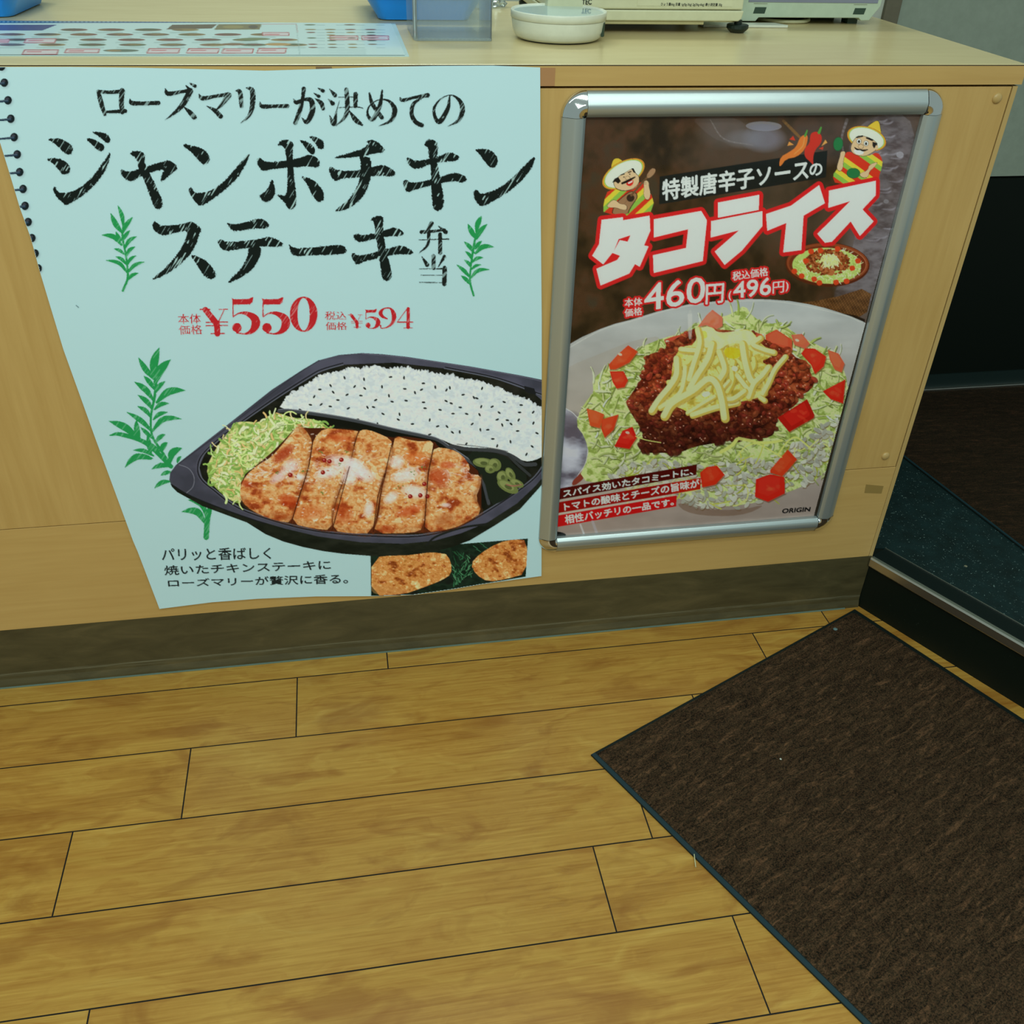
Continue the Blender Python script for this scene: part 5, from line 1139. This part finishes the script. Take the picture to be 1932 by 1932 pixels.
for (u0, u1, z0, z1) in ((-.003, .003, .010, .024),):
    for k in range(2):
        pass
    pts = [(.3335 + .0694*math.cos(a + t_), .204 + .0694*math.sin(a + t_)) for t_ in (-.06, .0, .06)] + [(.3335 + .066*math.cos(a + t_), .204 + .066*math.sin(a + t_)) for t_ in (.06, 0, -.06)]
bm.free(); prism('socket', pts, 'z', ZT + .0075, ZT + .0255, SLOT, dev)

# weighing scale
sc_ = empty('weighing_scale', (0.49, 0.40, ZT), 'cream weighing scale with small black lettering on dark rubber feet', 'scale')
SX0, SX1, SY0 = 0.3255, 0.6365, 0.2505
prism('base', [(SX0 + .006, ZT + .0178), (SX1 - .006, ZT + .0182), (SX1 - .001, ZT + .0215), (SX1 + .0012, ZT + .0330), (SX0 - .0012, ZT + .0325), (SX0 + .001, ZT + .0210)], 'y', SY0, 0.55, CREAM, sc_, bevel=0.0018)
prism('upper_housing', [(SX0 + .0004, ZT + .0333), (SX1 - .0006, ZT + .0338), (SX1 - .0020, ZT + .096), (SX0 + .002, ZT + .096)], 'y', SY0 + .0012, 0.548, CREAM, sc_, bevel=0.0025)
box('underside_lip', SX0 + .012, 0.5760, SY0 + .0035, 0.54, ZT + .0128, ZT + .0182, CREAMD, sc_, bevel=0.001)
box('label_plate', 0.4650, 0.6170, SY0 + .0006, SY0 + .0018, ZT + .0385, ZT + .080, CREAM, sc_)
for x in (0.350, 0.6385 - .006):
    for y in (0.2705, 0.53):
        bm = bmesh.new(); lathe(bm, [(.0105, .0002), (.0150, .0040), (.0172, .0065), (.0172, .0110), (.0150, .0122), (.0060, .0124), (.0060, .0180)], x + (.006 if x > .5 else 0), y, ZT, 20); bm_obj('foot', bm, DARKG, sc_)
def letters(name, txt, x0, x1, z0, z1, y, mat, parent, off=0.0):
    cu = bpy.data.curves.new(name, 'FONT'); cu.body = txt; cu.offset = off; cu.extrude = 0.0
    o = bpy.data.objects.new('tmp', cu); COL.objects.link(o); bpy.context.view_layer.update()
    me = bpy.data.meshes.new_from_object(o); bpy.data.objects.remove(o)
    V = np.array([v.co[:2] for v in me.vertices]); lo_, hi_ = V.min(0), V.max(0)
    for v in me.vertices:
        u = (v.co.x - lo_[0]) / (hi_[0] - lo_[0]); w = (v.co.y - lo_[1]) / (hi_[1] - lo_[1]); v.co = (x0 + u*(x1-x0), y, z0 + w*(z1-z0))
    me.name = name; o = link(name, me, mat, parent)
    m = o.modifiers.new('thick', 'SOLIDIFY'); m.thickness = 0.0003; m.offset = 0; return o
INKD = M('printed_black', 0.5, col=(22, 26, 20)).m
a0_, b0_ = on_front(1098, 8.5, SY0), on_front(1117, -2, SY0)
letters('lettering', 'TEC', a0_[0], b0_[0], a0_[2], b0_[2] - .0005, SY0 + .0008, INKD, sc_, 0.02)
a0_, b0_ = on_front(1247, 11.5, SY0), on_front(1363, 6.0, SY0)
letters('lettering', 'ひょう量6kg 目量 1g(0g-3kg) 2g(3kg-6kg) 最小測定量 20g', a0_[0], b0_[0], a0_[2], b0_[2], SY0 + .0003, INKD, sc_)

# receipt / register unit
pos = empty('register_terminal', (0.80, 0.45, ZT), 'pale grey register terminal with a dark display behind the right side of the counter', 'register')
PY = 0.352
prism('housing', [(.672, ZT + .0052), (.7015, ZT + .0052), (.7060, ZT + .0108), (.8850, ZT + .0112), (.8900, ZT + .0072), (.9045, ZT + .0075), (.9200, ZT + .0290), (.9230, ZT + .12), (.672, ZT + .12)], 'y', PY, 0.585, GREYP, pos, bevel=0.0012)
box('display', .684, .9130, PY - .0012, PY + .004, ZT + .0338, ZT + .11, SCREEN, pos)
for x in (.7055, .8865 - .0035):
    prism('slot', [(x - .0105, ZT + .0168), (x + .0095, ZT + .0168), (x + .0115, ZT + .0262), (x - .0085, ZT + .0262)], 'y', PY - .0004, PY + .001, SLOT, pos)
    box('vent_line', x - .012, x + .012, PY - .0003, PY + .001, ZT + .0310, ZT + .0317, GROOVE, pos)
box('support_foot', .876, .894, .372, .395, ZT + .0002, ZT + .0085, SLOT, pos); box('support_foot', .684, .700, .372, .395, ZT + .0002, ZT + .0060, SLOT, pos)
box('rear_base', .70, .88, .43, .575, ZT + .0002, ZT + .0105, DARKG, pos)
tag(prism('card_stand', [(.600, .3190), (.7450, .3180), (.7470, .3225), (.7340, .3480), (.600, .3480)], 'z', ZT + .0002, ZT + .0040, WHITEP, bevel=0.0008), 'flat white plastic plate between the scale foot and the register terminal', 'plastic plate')
def tube(name, pts, r, mat, label=None, cat=None, parent=None):
    cu = bpy.data.curves.new(name, 'CURVE'); cu.dimensions = '3D'; cu.bevel_depth = r; cu.bevel_resolution = 3
    s_ = cu.splines.new('NURBS'); s_.points.add(len(pts) - 1); s_.use_endpoint_u = True; s_.order_u = 3
    for p, q_ in zip(s_.points, pts): p.co = tuple(q_) + (1,)
    o = bpy.data.objects.new('tmp', cu); COL.objects.link(o); bpy.context.view_layer.update()
    me = bpy.data.meshes.new_from_object(o); bpy.data.objects.remove(o); me.name = name; me.materials.clear()
    o = link(name, me, mat, parent, True)
    return tag(o, label, cat)
tube('cable', [(.718, .425, ZT + .003), (.728, .385, ZT + .0030), (.760, .366, ZT + .0030), (.795, .366, ZT + .0032), (.815, .385, ZT + .004), (.822, .425, ZT + .003)], .0028, CREAM, 'cream cable looping under the front edge of the register terminal', 'cable')
# crumpled film
bm = bmesh.new(); bmesh.ops.create_icosphere(bm, subdivisions=4, radius=1.0); rr = random.Random(8)
from mathutils import noise as mnoise
for v in bm.verts:
    d = 1 + .45 * mnoise.noise(v.co * 2.1) + .22 * mnoise.noise(v.co * 6.0); v.co = Vector((v.co.x * .040 * d + .268, v.co.y * .030 * d + .540, max(v.co.z * .022 * d, -.010) + .0108 + ZT))
tag(bm_obj('plastic_bag', bm, BAG), 'crumpled clear plastic bag behind the ribbed container', 'plastic bag')

# ================================================================== MATS
def mat_thing(name, P0, u, v, L, W, z, b_long, b_short, carpet_m, label, th=0.0035):
    """P0 corner, u unit vector along width; length runs to the right-hand perpendicular"""
    u = Vector(u).normalized(); v = Vector(v).normalized()
    t = empty(name, (P0[0] + u.x*W/2 + v.x*L/2, P0[1] + u.y*W/2 + v.y*L/2, z), label, 'mat')
    c = lambda a, b: (P0[0] + u.x*a + v.x*b, P0[1] + u.y*a + v.y*b)
    prism('rubber_border', [c(0, 0), c(W, 0), c(W, L), c(0, L)], 'z', z + .0002, z + th, RUBBERB, t, bevel=0.001)
    tag(prism('edge_strip', [c(.0006, .001), c(b_long - .0006, .001), c(b_long - .0006, L), c(.0006, L)], 'z', z + th, z + th + .0006, RUBBER, t), 'teal rubber edge')
    # pile: low ridges running across the mat
    nx, ny = 90, 150; bm = bmesh.new(); G = []
    for j in range(ny + 1):
        row = []
        for i in range(nx + 1):
            a, b = b_long + (W - 2*b_long) * i / nx, b_short + (L - 2*b_short) * j / ny
            x, y = c(a, b); e = min(i, j, nx - i, ny - j) == 0
            row.append(bm.verts.new((x, y, z + th - .0004 if e else z + th + .0022 + .0016 * mnoise.noise(Vector((a*18, b*70, 0))))))
        G.append(row)
    for j in range(ny):
        for i in range(nx): bm.faces.new((G[j][i], G[j][i+1], G[j+1][i+1], G[j+1][i]))
    bm_obj('carpet_pile', bm, carpet_m, t, smooth=True); return t
mat_thing('door_mat', (0.3405, -0.3005), (0.612, 0.287), (0.451, -0.8925), 1.05, 0.676, 0.0, .0085, .004, CARPET, 'large brown ribbed entrance mat with a teal rubber edge on the wooden floor')
u_ = Vector((.361, .063)).normalized()
mat_thing('door_mat', (1.168, 0.585), (u_.x, u_.y), (u_.y, -u_.x), 0.95, 0.62, H1 + .0026, .006, .004, CARPET2, 'darker brown mat lying on the raised black floor behind the step')
def crumb(px, py, z, s_, c, label, thin=False):
    p = on_level(px, py, z); bm = bmesh.new()
    if thin: add_box(bm, -s_, s_, -.0006, .0006, 0, .001)
    else:
        bmesh.ops.create_icosphere(bm, subdivisions=2, radius=s_)
        for v in bm.verts: v.co *= 1 + .35 * mnoise.noise(v.co * 900); v.co.z *= .4
    me = bpy.data.meshes.new('debris_scrap'); bm.to_mesh(me); bm.free(); o = link('debris_scrap', me, M('scrap', .7, col=c).m); o.location = p
    if thin: o.rotation_euler = (0, 0, 1.35)
    tag(o, label, 'debris'); return o
crumb(1576, 1187, .0066, .0042, (96, 120, 122), 'small grey lint scrap near the far corner of the large brown mat')
crumb(1311, 1624, .0040, .011, (190, 190, 150), 'short straw lying across the teal edge of the large brown mat', True)
crumb(1473, 1432, .0072, .0018, (190, 196, 186), 'tiny white crumb in the middle of the large brown mat')
crumb(1822, 1068, H1 + .0030, .0030, (120, 118, 96), 'beige crumb on the speckled black floor above the step')
